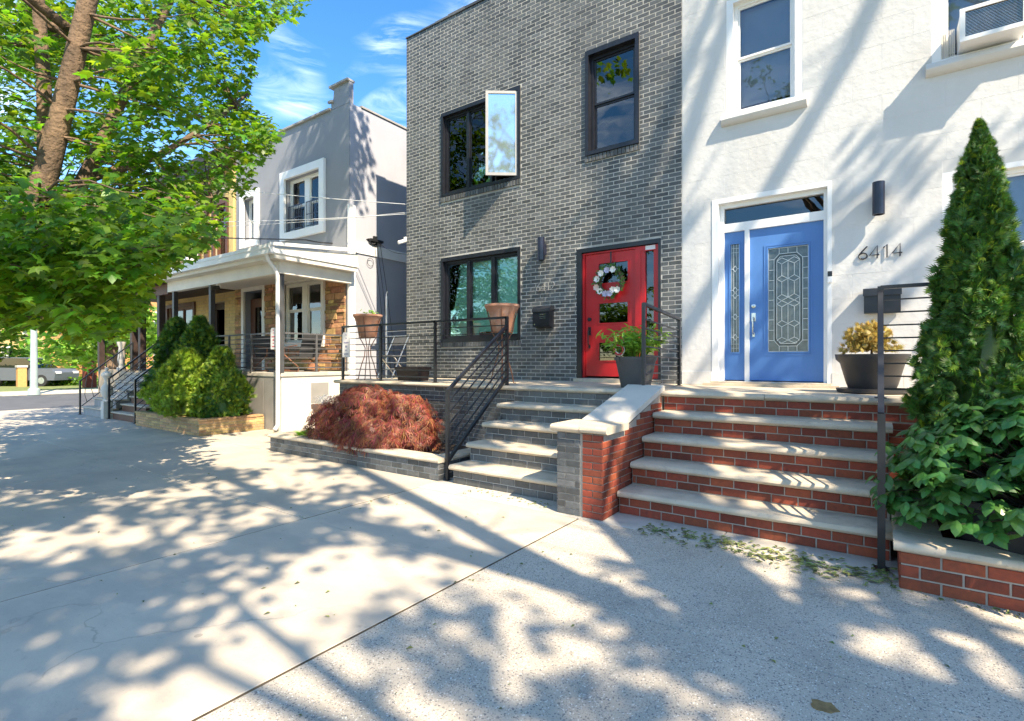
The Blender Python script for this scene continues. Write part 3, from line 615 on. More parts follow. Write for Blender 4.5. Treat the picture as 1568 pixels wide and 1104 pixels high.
for (o, back) in ((wA, 'shade'), (wB, 'shade'), (wC, 'shade')):
    a, b, c, d = o
    MB().box(a, a + 0.09, 8.0, 8.2, c, d).box(b - 0.09, b, 8.0, 8.2, c, d).box(a + 0.09, b - 0.09, 8.0, 8.2, d - 0.06, d).box(a + 0.09, b - 0.09, 8.0, 8.2, c, c + 0.03).build('window_casing', 'white_paint', wh)
    window(wh, a + 0.09, b - 0.09, c + 0.03, d - 0.06, 8.08, 'white_paint', 1 if o is not wC else 2, True, 0.045, 'sky_glass', 0.1, back, mid=0.5)
    s = MB(); bull(s, a - 0.06, b + 0.06, 7.90, 8.05, c - 0.002, 0.15, seed=3, wob=0.002); s.build('window_sill', 'white_stucco', wh, smooth=True)
# air conditioner
ac = thing('air_conditioner', 'white window air conditioner sticking out of the upper right window', 'air conditioner', (1.0, 7.9, 5.06))
x0, x1, y0, y1, z0, z1 = 0.74, 1.28, 7.72, 8.12, 5.09, 5.44
MB().box(x0, x0 + 0.02, y0, y1, z0, z1).box(x1 - 0.02, x1, y0, y1, z0, z1).box(x0 + 0.02, x1 - 0.02, y0, y1, z1 - 0.02, z1).box(x0 + 0.02, x1 - 0.02, y0, y1, z0, z0 + 0.03).box(x0 + 0.02, x1 - 0.02, y1 - 0.05, y1, z0 + 0.03, z1 - 0.02).box(x0 - 0.012, x0 + 0.035, y0 - 0.015, y0, z0 - 0.01, z1 + 0.01).box(x1 - 0.035, x1 + 0.012, y0 - 0.015, y0, z0 - 0.01, z1 + 0.01).box(x0 + 0.035, x1 - 0.035, y0 - 0.015, y0, z1 - 0.03, z1 + 0.01).box(x0 + 0.035, x1 - 0.035, y0 - 0.015, y0, z0 - 0.01, z0 + 0.035).build('casing', 'white_paint', ac)
f_ = MB(); z = z0 + 0.045
while z < z1 - 0.035: f_.box(x0 + 0.036, x1 - 0.036, y0 + 0.004, y0 + 0.02, z, z + 0.006); z += 0.016
f_.build('grille', 'steel', ac); MB().box(x0 + 0.036, x1 - 0.036, y0 + 0.03, y0 + 0.04, z0 + 0.035, z1 - 0.03).build('coil', 'grey_plastic', ac)
f_ = MB()
for xx in [x0 - 0.16 + 0.018 * k for k in range(8)]: f_.box(xx, xx + 0.009, 8.06, 8.07, 5.08, 5.42)
for xx in [x1 + 0.02 + 0.018 * k for k in range(28)]: f_.box(xx, xx + 0.009, 8.06, 8.07, 5.08, 5.42)
f_.build('side_panel', 'cream_paint', ac, kind='stuff')
# lamps, mailboxes, numbers
def wall_lamp(x, z, label, r_=0.065, h=0.40):
    t = thing('wall_lamp', label, 'wall lamp', (x, 7.98, z), 'cylindrical black wall lamps')
    m = MB(); m.lathe((x, 7.87, z - h / 2), [(r_ * 0.8, 0.03), (r_ * 0.85, 0.0), (r_, 0.0), (r_, h), (r_ * 0.85, h), (r_ * 0.8, h - 0.03)], 28); m.build('shade', 'lamp_black', t, smooth=True)
    MB().lathe((x, 7.87, z - h / 2), [(0.0, 0.04), (r_ * 0.79, 0.04)], 20).build('lens', 'paper', t)
    MB().box(x - 0.04, x + 0.04, 7.93, 7.99, z - 0.1, z + 0.1).build('bracket', 'lamp_black', t)
wall_lamp(-4.92, 3.48, 'black cylinder lamp on the dark brick wall above the small mailbox'); wall_lamp(-0.02, 3.5, 'black cylinder lamp on the white wall above the 6414 number')
mbx = thing('mailbox', 'small black sloped mailbox on the dark brick wall left of the red door', 'mailbox', (-4.90, 7.95, 2.1))
MB().prism([(7.83, 2.10), (7.99, 2.08), (7.99, 2.40), (7.83, 2.36)], 'x', -5.07, -4.73).build('box', 'black_frame', mbx)
MB().prism([(7.815, 2.362), (7.99, 2.402), (7.99, 2.47), (7.90, 2.47), (7.82, 2.41)], 'x', -5.08, -4.72).build('lid', 'black_plastic', mbx)
f_ = MB()
for k in range(3): f_.box(-4.92, -4.80, 7.823, 7.832, 2.24 + 0.035 * k, 2.25 + 0.035 * k)
f_.box(-5.05, -5.02, 7.822, 7.832, 2.13, 2.15).build('slot_trim', 'steel', mbx)
mb2 = thing('mailbox', 'wide flat black mailbox on the white wall under the 6414 number', 'mailbox', (0.02, 7.93, 2.08))
MB().box(-0.17, 0.20, 7.86, 7.98, 2.09, 2.38).build('box', 'black_frame', mb2)
MB().prism([(7.84, 2.30), (7.845, 2.385), (7.86, 2.395), (7.98, 2.395), (7.98, 2.38), (7.858, 2.38), (7.855, 2.30)], 'x', -0.18, 0.21).build('lid', 'black_plastic', mb2)
def digits(parent, x0, z0, h, y, spec, m, r_=0.007):
    S = {'6': [[(0.62, 1.0), (0.30, 0.66), (0.08, 0.38), (0.05, 0.2), (0.16, 0.04), (0.36, 0.0), (0.56, 0.08), (0.63, 0.24), (0.55, 0.42), (0.34, 0.5), (0.12, 0.4)]],
         '4': [[(0.62, 0.26), (0.0, 0.26), (0.5, 1.0), (0.5, 0.0)]], '1': [[(0.12, 0.78), (0.34, 1.0), (0.34, 0.0)]],
         '2': [[(0.06, 0.8), (0.2, 0.97), (0.42, 0.98), (0.56, 0.82), (0.52, 0.62), (0.05, 0.0), (0.62, 0.0)]]}
    xx = x0
    for ch in spec:
        m_ = MB()
        for pl in S[ch]: m_.tube([(xx + u * h, y, z0 + v * h) for u, v in pl], r_, 6)
        for (u, v) in (S[ch][0][0], S[ch][0][-1]): m_.tube([(xx + u * h, y, z0 + v * h), (xx + u * h, y + 0.02, z0 + v * h)], r_ * 0.6, 5)
        m_.build('digit', m, parent); xx += h * (0.80 if ch != '1' else 0.68)
hn = thing('house_number', 'thin dark metal house number 6414 on the white wall', 'house number', (0, 7.95, 2.78)); digits(hn, -0.235, 2.785, 0.155, 7.978, '6414', 'black_frame', 0.0085)
hn = thing('house_number', 'blurred grey house number 6412 on the dark brick wall over the mailbox', 'house number', (-4.9, 7.95, 2.74)); digits(hn, -5.08, 2.75, 0.135, 7.95, '6412', 'coping_stone', 0.0075)
# wreath
wx, wz, wy = -3.64, 2.80, 7.985
wr = thing('wreath', 'wreath of cream and lilac flowers with dark leaves hanging on the red door', 'wreath', (wx, wy, wz - 0.28))
MB().tube([(wx + 0.2 * math.cos(t * 0.3142), wy, wz + 0.2 * math.sin(t * 0.3142)) for t in range(21)], 0.035, 8).build('ring', 'twig', wr)
MB().box(wx - 0.012, wx + 0.012, wy + 0.005, wy + 0.012, wz + 0.2, 3.30).build('hanger', 'black_frame', wr)
lf = MB(); rw = random.Random(2)
for i in range(170):
    t = rw.uniform(0, 6.28); r0 = rw.uniform(0.13, 0.26); d = rw.uniform(0.05, 0.09); an = t + rw.uniform(-1.2, 1.2)
    c = Vector((wx + r0 * math.cos(t), wy - rw.uniform(0.02, 0.07), wz + r0 * math.sin(t))); e = Vector((math.cos(an), rw.uniform(-.4, .2), math.sin(an))) * d; q = Vector((-math.sin(an), 0, math.cos(an))) * 0.014
    lf.add([c, c + e * 0.5 + q, c + e, c + e * 0.5 - q], [(0, 1, 2, 3)])
lf.build('leaves', 'cedar', wr, recalc=False)
for k, (an, r0, m_) in enumerate(((2.9, 0.22, 'petal_white'), (2.35, 0.20, 'petal_white'), (3.5, 0.24, 'petal_pink'), (3.9, 0.22, 'petal_white'), (4.4, 0.21, 'petal_lilac'), (4.8, 0.20, 'petal_lilac'), (5.5, 0.21, 'petal_white'), (1.75, 0.19, 'petal_lilac'), (1.2, 0.2, 'petal_white'), (5.15, 0.16, 'petal_white'))):
    fl = MB(); c = Vector((wx + r0 * math.cos(an), wy - 0.06, wz + r0 * math.sin(an)))
    for j in range(7):
        t = j * 0.9 + k; e = Vector((math.cos(t), -0.5 + 0.1 * (j % 2), math.sin(t))) * 0.058; q = Vector((-math.sin(t), 0, math.cos(t))) * 0.028
        fl.add([c, c + e * 0.6 + q, c + e, c + e * 0.6 - q], [(0, 1, 2, 3)])
    fl.build('flower', m_, wr, recalc=False)

# ------------------------------------------------------------------ stoops
LY = 6.08                                             # front of landing
def steps_y(i): return YS + i * (LY - YS) / 4
def riser(i): return (i + 1) * (FL / 5)
RH = FL / 5; TH_ = 0.062
bs = thing('brick_stoop', 'dark grey brick steps and long landing with stone treads before the red door', 'steps', (-5.3, 6.0, 0))
SX0, SX1 = -4.27, -2.60
core = MB()
for i in range(5):
    core.box(SX0, SX1, steps_y(i) + 0.03, 7.98, i * RH - (0.2 if i == 0 else 0), riser(i) - TH_)
core.box(-8.3, SX0, LY + 0.07, 7.98, -0.2, FL - TH_).box(SX1, -2.335, LY + 0.03, 7.98, -0.2, FL - TH_).build('core', 'grey_mortar', bs)
B = Bricks(bs, 'grey_brick', seed=12)
for i in range(5): B.panel((SX0, steps_y(i) + 0.03, 0), (1, 0, 0), (0, -1, 0), SX1 - SX0, i * RH + (0.006 if i else 0.0), riser(i) - TH_ - 0.002, bh=0.08, ofs=0.05 * (i % 3), start=i)
B.panel((-8.3, LY + 0.07, 0), (1, 0, 0), (0, -1, 0), SX0 + 8.3, 0.06, FL - TH_)
B.panel((SX0, YS + 0.05, 0), (0, 1, 0), (-1, 0, 0), LY - YS + 0.02, 0.05, FL - TH_, test=lambda u, z: z < (int(u / ((LY - YS) / 4)) + 1) * RH - TH_ - 0.03, dep=0.012)
B.done()
for i in range(4): bull(MB(), SX0 - 0.03, SX1, steps_y(i) - 0.03, steps_y(i + 1) + 0.03, riser(i), TH_, seed=i).build('tread', 'limestone', bs, smooth=True)
xs_ = [-8.35, -6.9, -5.5, -4.1, -2.9, -2.337]
for i in range(5): bull(MB(), xs_[i], xs_[i + 1] - 0.005, LY - 0.03, 7.99, FL, TH_, seed=20 + i).build('landing_slab', 'limestone', bs, smooth=True)
rs = thing('brick_stoop', 'red brick steps and landing with stone treads before the blue door', 'steps', (-1, 6.0, 0))
QX0, QX1 = -2.10, 0.06
core = MB()
for i in range(4): core.box(QX0, QX1, steps_y(i) + 0.03, LY + 0.1, i * RH - (0.2 if i == 0 else 0), riser(i) - TH_)
core.box(QX0, 3.6, LY + 0.03, 7.98, -0.2, FL - TH_).build('core', 'red_mortar', rs)
B = Bricks(rs, 'red_brick', seed=21)
for i in range(5): B.panel((QX0, steps_y(i) + 0.03, 0), (1, 0, 0), (0, -1, 0), (QX1 if i < 4 else 2.4) - QX0, i * RH + (0.006 if i else 0.0), riser(i) - TH_ - 0.002, bh=0.08, ofs=0.06 * (i % 3), start=i, bw=0.21, j=0.011)
B.panel((QX1, LY + 0.03, 0), (1, 0, 0), (0, -1, 0), 2.3, 0.05, 4 * RH, bw=0.21)
B.done()
for i in range(4): bull(MB(), QX0, QX1 + 0.03, steps_y(i) - 0.03, steps_y(i + 1) + 0.03, riser(i), TH_, seed=40 + i).build('tread', 'limestone', rs, smooth=True)
xs_ = [-2.33, -1.0, 0.25, 1.6, 3.6]
for i in range(4): bull(MB(), xs_[i], xs_[i + 1] - 0.005, LY - 0.03, 7.99, FL, TH_, seed=60 + i).build('landing_slab', 'limestone', rs, smooth=True)
# pier and cheek wall between the two stoops
pr = thing('brick_pier', 'half grey half red brick pier with sloping white stone cap between the two stoops', 'brick pier', (-2.35, 4.7, 0))
PX0, PXM, PX1, PY0, PY1, PH = -2.615, -2.345, -2.115, 4.47, 4.90, 0.80
MB().box(PX0 + 0.01, PX1 - 0.01, PY0 + 0.01, PY1, -0.2, PH).prism([(PY1, -0.2), (LY + 0.3, -0.2), (LY + 0.3, FL - 0.03), (LY, FL - 0.03), (PY1, PH - 0.02)], 'x', PX0 + 0.01, PX1 - 0.01).build('core', 'red_mortar', pr)
slope = lambda u, z: z < PH - 0.03 + max(0, (u - (PY1 - PY0))) * (FL - PH) / (LY - PY1) - 0.035
G = Bricks(pr, 'grey_brick', name='grey_brick', rest='grey_courses', seed=31)
G.panel((PX0, PY0 + 0.01, 0), (1, 0, 0), (0, -1, 0), PXM - PX0 - 0.01, 0.0, PH, bw=0.2, ofs=0.0, dep=0.009)
G.panel((PX0 + 0.01, PY0, 0), (0, 1, 0), (-1, 0, 0), LY - PY0 - 0.05, 0.0, FL, test=slope, dep=0.009); G.done()
G = Bricks(pr, 'red_brick', name='red_brick', rest='red_courses', seed=32)
G.panel((PXM + 0.012, PY0 + 0.004, 0), (1, 0, 0), (0, -1, 0), PX1 - PXM - 0.012, 0.0, PH, bw=0.215, ofs=0.0, dep=0.009)
G.panel((PX1 - 0.01, PY0, 0), (0, 1, 0), (1, 0, 0), LY - PY0, 0.0, FL, test=slope, dep=0.009, bw=0.21); G.done()
bull(MB(), PX0 - 0.05, PXM - 0.003, PY0 - 0.045, PY1 + 0.06, PH + 0.075, 0.07, seed=5).build('cap', 'limestone', pr, smooth=True)
bull(MB(), PXM + 0.003, PX1 + 0.05, PY0 - 0.045, PY1 + 0.06, PH + 0.078, 0.07, seed=6).build('cap', 'limestone', pr, smooth=True)
cs = MB(); n0 = Vector((0, PY1 + 0.02, PH + 0.055)); n1 = Vector((0, LY + 0.06, FL + 0.035)); dd = (n1 - n0); 
cs.obox(((PX0 + PX1) / 2 + 0.03, (n0.y + n1.y) / 2, (n0.z + n1.z) / 2), (1, 0, 0), dd, Vector((1, 0, 0)).cross(dd), (PX1 - PX0) / 2 - 0.02, dd.length / 2, 0.03)
cs.build('sloping_cap', 'white_slab', pr)
# planters
gpn = thing('brick_planter', 'low dark grey brick planter holding the red maple', 'planter', (-6.4, 4.9, 0))
MB().box(-8.3, -4.50, YS + 0.01, YS + 0.22, -0.1, 0.22).box(-8.3, -8.1, YS + 0.22, 6.12, -0.1, 0.22).box(-4.70, -4.50, YS + 0.22, 6.12, -0.1, 0.22).build('core', 'grey_mortar', gpn)
MB().box(-8.1, -4.7, YS + 0.22, 6.13, -0.1, 0.19).build('soil', 'soil', gpn)
G = Bricks(gpn, 'grey_brick', seed=41); G.panel((-8.3, YS + 0.01, 0), (1, 0, 0), (0, -1, 0), 3.8, 0.0, 0.22, bh=0.073); G.panel((-4.50, YS, 0), (0, 1, 0), (1, 0, 0), 1.3, 0.0, 0.22, bh=0.073); G.done()
xs_ = [-8.33, -7.4, -6.4, -5.5, -4.47]
for i in range(4): bull(MB(), xs_[i], xs_[i + 1] - 0.005, YS - 0.03, YS + 0.25, 0.275, 0.053, seed=80 + i).build('capstone', 'limestone', gpn, smooth=True)
bull(MB(), YS + 0.255, 6.1, -4.47, -4.72, 0.275, 0.053, seed=85, axis='y').build('capstone', 'limestone', gpn, smooth=True)
bull(MB(), YS + 0.255, 6.1, -8.33, -8.09, 0.275, 0.053, seed=86, axis='y').build('capstone', 'limestone', gpn, smooth=True)
rp = thing('brick_planter', 'low red brick planter with stone cap under the leafy green shrub', 'planter', (1.6, 4.6, 0))
RX0 = 0.10; RY = 4.27
MB().box(RX0 + 0.01, 3.4, RY + 0.01, RY + 0.2, -0.1, 0.25).box(RX0 + 0.01, RX0 + 0.2, RY + 0.2, 6.1, -0.1, 0.25).build('core', 'red_mortar', rp)
MB().box(RX0 + 0.2, 3.4, RY + 0.2, 6.1, -0.1, 0.2).build('soil', 'soil', rp)
G = Bricks(rp, 'red_brick', seed=51); G.panel((RX0, RY + 0.01, 0), (1, 0, 0), (0, -1, 0), 3.3, 0.0, 0.25, bh=0.083, bw=0.215, j=0.012); G.panel((RX0 + 0.01, RY, 0), (0, 1, 0), (-1, 0, 0), 1.8, 0.0, 0.25, bh=0.083, bw=0.215, j=0.012); G.done()
xs_ = [RX0 - 0.03, 1.35, 2.6, 3.45]
for i in range(3): bull(MB(), xs_[i], xs_[i + 1] - 0.005, RY - 0.04, RY + 0.26, 0.315, 0.062, seed=90 + i).build('capstone', 'limestone', rp, smooth=True)
bull(MB(), RY + 0.265, 6.05, RX0 - 0.03, RX0 + 0.24, 0.315, 0.062, seed=95, axis='y').build('capstone', 'limestone', rp, smooth=True)

# ------------------------------------------------------------------ railings
def rail(parent, p, q, h, n=8, hp=0.02, low=0.09, r_=0.007, m='black_metal', posts=(), zt=None):
    p = Vector(p); q = Vector(q)
    MB().bar(p + Vector((0, 0, h)), q + Vector((0, 0, h)), hp, 0.017).build('top_rail', m, parent)
    for k in range(n):
        z = low + (h - low) * k / n
        MB().bar(p + Vector((0, 0, z)), q + Vector((0, 0, z)), r_ * (1.5 if k == 0 else 1)).build('bar', m, parent)
def post(parent, p, h, m='black_metal', a=0.02, plate=True):
    s = MB().box(p[0] - a, p[0] + a, p[1] - a, p[1] + a, p[2], p[2] + h)
    if plate: s.box(p[0] - a * 2, p[0] + a * 2, p[1] - a * 2, p[1] + a * 2, p[2], p[2] + 0.008)
    s.build('post', m, parent)
ra = thing('railing', 'black metal bar railing along the dark brick landing with a sloping stair section', 'railing', (-6.3, 6.15, FL))
ry = 6.15; px_ = [-8.20, -7.15, -5.85, -4.43]
for x in px_: post(ra, (x, ry, FL), 1.0)
rail(ra, (px_[0], ry, FL), (px_[-1], ry, FL), 0.985, 8)
post(ra, (-4.43, 4.88, 0), 1.14)
for k in range(7):
    a_ = k / 6; zz0 = 0.24 + (1.12 - 0.24) * a_; zz1 = FL + 0.12 + 0.74 * a_
    MB().bar((-4.43, 4.88, zz0), (-4.43, ry, zz1), 0.019 if k in (0, 6) else 0.008).build('top_rail' if k == 6 else 'bar', 'black_metal', ra)
rb = thing('railing', 'short black metal railing standing on the landing between red and blue doors', 'railing', (-2.36, 6.8, FL))
post(rb, (-2.36, 6.13, FL), 1.06); post(rb, (-2.36, 7.50, FL), 0.96); 
MB().bar((-2.36, 6.13, FL + 1.05), (-2.36, 7.5, FL + 0.955), 0.019).build('top_rail', 'black_metal', rb)
for k in range(8): z = 0.09 + 0.86 * k / 8; MB().bar((-2.36, 6.13, FL + z * 1.03), (-2.36, 7.5, FL + z * 0.94), 0.008).build('bar', 'black_metal', rb)
rc = thing('railing', 'black metal railing beside the red brick steps running behind the tall evergreen', 'railing', (0.2, 6.1, 0))
post(rc, (0.005, 4.60, 0), 1.12, a=0.024); post(rc, (0.0, 6.13, FL), 1.07, a=0.024); post(rc, (2.6, 6.13, FL), 1.07)
rail(rc, (0.0, 6.13, FL), (2.6, 6.13, FL), 1.06, 8)
for k in range(7):
    a_ = k / 6; MB().bar((0.003, 4.60, 0.22 + 0.89 * a_), (0.0, 6.13, FL + 0.12 + 0.9 * a_), 0.02 if k in (0, 6) else 0.008).build('top_rail' if k == 6 else 'bar', 'black_metal', rc)

# ------------------------------------------------------------------ foliage helpers
MAPLE = [(0, -0.55), (0.32, -0.62), (0.30, -0.30), (0.85, -0.25), (0.62, 0.02), (0.95, 0.42), (0.42, 0.34), (0.30, 0.62), (0, 1.05), (-0.30, 0.62), (-0.42, 0.34), (-0.95, 0.42), (-0.62, 0.02), (-0.85, -0.25), (-0.30, -0.30), (-0.32, -0.62)]
OVAL = [(0, -1), (0.38, -0.6), (0.52, -0.05), (0.36, 0.5), (0, 1.0), (-0.36, 0.5), (-0.52, -0.05), (-0.38, -0.6)]
def leaf_vf(shape, fold=0.25, droop=0.25):
    vs = [(0, 0, 0)] + [(x, y, -fold * abs(x) - droop * y * y * (1 if y > 0 else 0.3)) for x, y in shape]; n = len(shape)
    return vs, [(0, i + 1, (i + 1) % n + 1) for i in range(n)]
def frame(nrm, tip):
    z = Vector(nrm).normalized(); y = Vector(tip) - z * Vector(tip).dot(z)
    if y.length < 1e-3: y = z.orthogonal()
    y.normalize(); x = y.cross(z)
    return Matrix((x, y, z)).transposed()
class Leaves:
    def __init__(s, parent, m, shape, limit=300, part='leaf', rest='foliage'):
        s.p = parent; s.m = m; s.vf = leaf_vf(*shape) if len(shape) == 3 else shape; s.lim = limit; s.part = part; s.rest = rest; s.L = []
    def add(s, p, nrm, tip, sz): s.L.append((Vector(p), frame(nrm, tip), sz))
    def done(s):
        def key(t):
            q = proj(t[0]); return t[0].length - (0 if q and -20 < q[0] < 1590 and -20 < q[1] < 1120 else -60)
        vs, fs = s.vf; n = len(vs)
        if s.lim:
            s.L.sort(key=key); me = bpy.data.meshes.new(s.part); me.from_pydata(vs, [], fs); me.materials.append(MATS[s.m])
            for (p, fr, sz) in s.L[:s.lim]:
                o = put(s.part, me, p, s.p); o.rotation_euler = fr.to_euler(); o.scale = (sz, sz, sz)
        V = []; Fc = []
        for (p, fr, sz) in s.L[s.lim:]:
            b = len(V)
            V += [tuple(p + fr @ (Vector(v) * sz)) for v in vs]; Fc += [tuple(b + i for i in f) for f in fs]
        if V:
            m = MB(); m.v = V; m.f = Fc; m.build(s.rest, s.m, s.p, kind='stuff', recalc=False)
def curve_pts(p, q, sag, rr, n=5):
    p = Vector(p); q = Vector(q); out = []
    j = Vector((rr.uniform(-1, 1), rr.uniform(-1, 1), rr.uniform(-.5, 1))) * sag
    for i in range(n + 1):
        t = i / n; out.append(p.lerp(q, t) + j * math.sin(math.pi * t))
    return out
def inpoly(x, y, P):
    c = False; j = len(P) - 1
    for i in range(len(P)):
        if (P[i][1] > y) != (P[j][1] > y) and x < (P[j][0] - P[i][0]) * (y - P[i][1]) / (P[j][1] - P[i][1]) + P[i][0]: c = not c
        j = i
    return c
# sunny spots seen in the photograph: no bough grows between them and the sun
SUNNY = [(Vector((-12.2, 5.2, 0.9)), 0.45), (Vector((-2.2, 4.5, 0.5)), 0.30), (Vector((-9.9, 6.3, 1.2)), 0.5), (Vector((-6.3, 5.2, 0.9)), 0.3), (Vector((-10.4, 9.2, 7.2)), 0.4)]
for (x_, y_, r_) in ((470, 860, 0.30), (450, 920, 0.22), (640, 800, 0.30), (760, 860, 0.22), (900, 840, 0.30), (1040, 830, 0.25), (620, 1070, 0.14), (860, 960, 0.18), (330, 745, 0.4), (700, 770, 0.2)): SUNNY.append((at(x_, y_, EYE * F / (y_ - 552)), r_))
for (x_, z_, r_) in ((-1.6, 4.4, 0.5), (-2.2, 2.6, 0.3), (-0.2, 5.3, 0.45), (-4.5, 5.5, 0.7), (-6.4, 7.2, 0.8)): SUNNY.append((Vector((x_, 8, z_)), r_))
def blocks(c, r_):
    for p, q in SUNNY:
        v = c - p; t = v.dot(SUN)
        if t > 0.3 and (v - SUN * t).length < r_ + q: return True
    return False
# ------------------------------------------------------------------ big maple on the left
mt = thing('maple_tree', 'big leafy green maple tree leaning over the sidewalk at the left', 'tree', (-10.0, 0.95, 0))
rt = random.Random(77)
trunk = [(-7.35, 0.70, -0.05), (-7.2, 0.76, 0.6), (-6.85, 0.90, 1.5), (-6.05, 1.25, 2.5), (-5.86, 1.38, 3.2), (-5.72, 1.48, 3.9), (-5.55, 1.60, 4.8), (-5.3, 1.8, 6.2), (-5.2, 2.1, 8.0), (-5.4, 2.3, 10.0)]
TS = 1.36
def far_(l_): return [(x * TS, y * TS, EYE + (z - EYE) * TS if z > 1.0 else z) for x, y, z in l_]
trunk = far_(trunk)
tb = MB(); tb.tube(trunk, [0.34, 0.25, 0.20, 0.165, 0.12, 0.105, 0.09, 0.08, 0.05, 0.02], 16)
limbs = [trunk] + [far_(q_) for q_ in [
  [(-6.05, 1.25, 2.6), (-6.10, 1.42, 3.2), (-6.18, 1.42, 4.0), (-6.35, 1.40, 5.2), (-6.7, 1.3, 7.0), (-7.2, 1.2, 9.0)],
  [(-6.2, 1.18, 2.2), (-6.15, 1.55, 2.8), (-6.05, 1.75, 3.4), (-6.1, 2.1, 4.4), (-6.3, 2.7, 6.0), (-6.8, 3.6, 8.0)],
  [(-6.3, 1.3, 2.3), (-6.7, 1.9, 2.9), (-6.9, 2.4, 3.3), (-7.0, 2.9, 3.5), (-6.9, 3.4, 3.6)],
  [(-6.1, 1.7, 3.2), (-6.4, 2.4, 3.7), (-6.5, 3.0, 4.3), (-6.4, 3.4, 4.8)],
  [(-6.6, 1.0, 1.9), (-7.6, 1.5, 2.9), (-8.8, 2.0, 3.3), (-10.2, 2.6, 3.2), (-11.2, 3.0, 2.8)],
  [(-6.3, 1.5, 4.6), (-7.8, 2.2, 5.4), (-9.6, 2.8, 6.0), (-11.0, 3.2, 6.4)],
  [(-5.2, 2.1, 7.8), (-5.0, 3.0, 9.0), (-4.6, 3.9, 10.0), (-4.2, 4.2, 11.0)], [(-5.5, 1.6, 4.9), (-4.4, 0.6, 6.4), (-3.4, -0.4, 7.4)], [(-5.8, 1.5, 4.4), (-6.4, -0.2, 5.6), (-6.6, -2.0, 6.8)]]]
for l_ in limbs[1:3]: tb.tube(l_, [0.115, 0.09, 0.075, 0.06, 0.045, 0.02], 12)
for l_ in limbs[3:]: k = len(l_); tb.tube(l_, [0.05 * (1 - i / k) + 0.010 for i in range(k)], 8)
nodes = [Vector(l_[i]).lerp(Vector(l_[i + 1]), t) for l_ in limbs for i in range(len(l_) - 1) for t in (0.0, 0.33, 0.66) if l_[i][2] > 1.8]
SIL = [(-60, -900), (470, -900), (480, -5), (458, 22), (415, 42), (392, 66), (398, 118), (372, 150), (415, 182), (432, 205), (420, 232), (388, 262), (385, 300), (345, 335), (335, 372), (285, 398), (240, 430), (222, 490), (196, 512), (120, 518), (60, 498), (-10, 515), (-60, 520)]
HOLE = [[(40, 0), (105, 0), (95, 130), (60, 230), (20, 250), (35, 120)]]
cl = []
def dens(p): return noise.noise(Vector(p) * 0.55 + Vector((3.1, 7.7, 1.3)))
k = 0
while k < 470:                                        # visible face of the crown
    x, y = rt.uniform(-60, 470), rt.uniform(-10, 512); z = rt.uniform(5.6, 11.0) if y < 330 else rt.uniform(4.6, 9.5)
    if x > 300: z = rt.uniform(7.5, 11)
    if not inpoly(x, y, SIL): continue
    if 20 < x < 175 and y < 290 and z < 7.3: continue
    if dens((x / 40, y / 40, z / 5)) < -0.30: continue
    k += 1
    if not blocks(at(x, y, z), 0.3): cl.append((at(x, y, z), rt.uniform(0.30, 0.52)))
k = 0
while k < 120:                                        # drooping lower boughs
    x, y = rt.uniform(-60, 330), rt.uniform(290, 512); z = rt.uniform(4.6, 8.5)
    if inpoly(x, y + 8, SIL) and not (x > 225 and y > 380):
        k += 1
        if not blocks(at(x, y, z), 0.2): cl.append((at(x, y, z), rt.uniform(0.28, 0.42)))
for k in range(34):                                   # high bough shading the grey house front
    t = rt.uniform(5.0, 8.5); p = Vector((-12.0, 8.0, 5.6)) + SUN * 1.6 * t + Vector((rt.gauss(0, 0.45), rt.gauss(0, 0.3), rt.gauss(0, 0.8))); cl.append((p, rt.uniform(0.5, 0.75)))
k = 0
while k < 45:                                        # the rest of the crown
    p = Vector((rt.uniform(-12, -2.5), rt.uniform(-3.5, 6), rt.uniform(3, 11)))
    if ((p.x + 8.2) / 5.0) ** 2 + ((p.y - 1.4) / 4.4) ** 2 + ((p.z - 7) / 4.2) ** 2 > 1: continue
    q = proj(p)
    if q and -80 < q[0] < 1650 and q[1] > -120: continue
    if p.x > -4.2 and p.y > -1 and dens(p) < 0.05: continue
    if dens(p) < -0.12 or p.x > -5.5 or blocks(p, 0.4): continue
    cl.append((p, rt.uniform(0.35, 0.6))); k += 1
LV = Leaves(mt, 'maple_leaf', (MAPLE, 0.28, 0.35))
for (c, r_) in cl:
    nd = min(nodes, key=lambda n_: (n_ - c).length + (0.8 if n_.z > c.z + 0.5 else 0))
    pts = curve_pts(nd, c, 0.12 * (c - nd).length, rt, 5); q = proj(c)
    if not (q and any((lambda s_: s_ and s_[0] > 150 and not inpoly(s_[0] + 12, s_[1], SIL))(proj(p_)) for p_ in pts)): tb.tube(pts, [0.020, 0.016, 0.012, 0.009, 0.006, 0.004], 5, False)
    vis = q and q[0] > -80 and q[1] > -60 and q[0] < 1600
    nl = int((56 if vis else 28) * (r_ / 0.42) ** 2)
    for i in range(nl):
        d = Vector((rt.gauss(0, 1), rt.gauss(0, 1), rt.gauss(0, 0.55)))
        d = d.normalized() * (rt.random() ** 0.45) * r_ * 1.25; d.z *= 0.6; p = c + d
        if vis:
            s_ = proj(p)
            if not s_ or (0 < s_[0] and not inpoly(s_[0] + rt.uniform(-6, 6), s_[1] + rt.uniform(-6, 6), SIL)): continue
        nrm = Vector((rt.gauss(0.25, 0.45), rt.gauss(-0.25, 0.45), 1)); out = Vector((d.x, d.y, -0.35)) + Vector((rt.uniform(-.3, .3), rt.uniform(-.3, .3), -0.2))
        LV.add(p, nrm, out, rt.uniform(0.042, 0.094) * (1.0 if vis else 1.2))
LV.done()
tb.build('trunk', 'bark', mt, smooth='all', recalc=False)
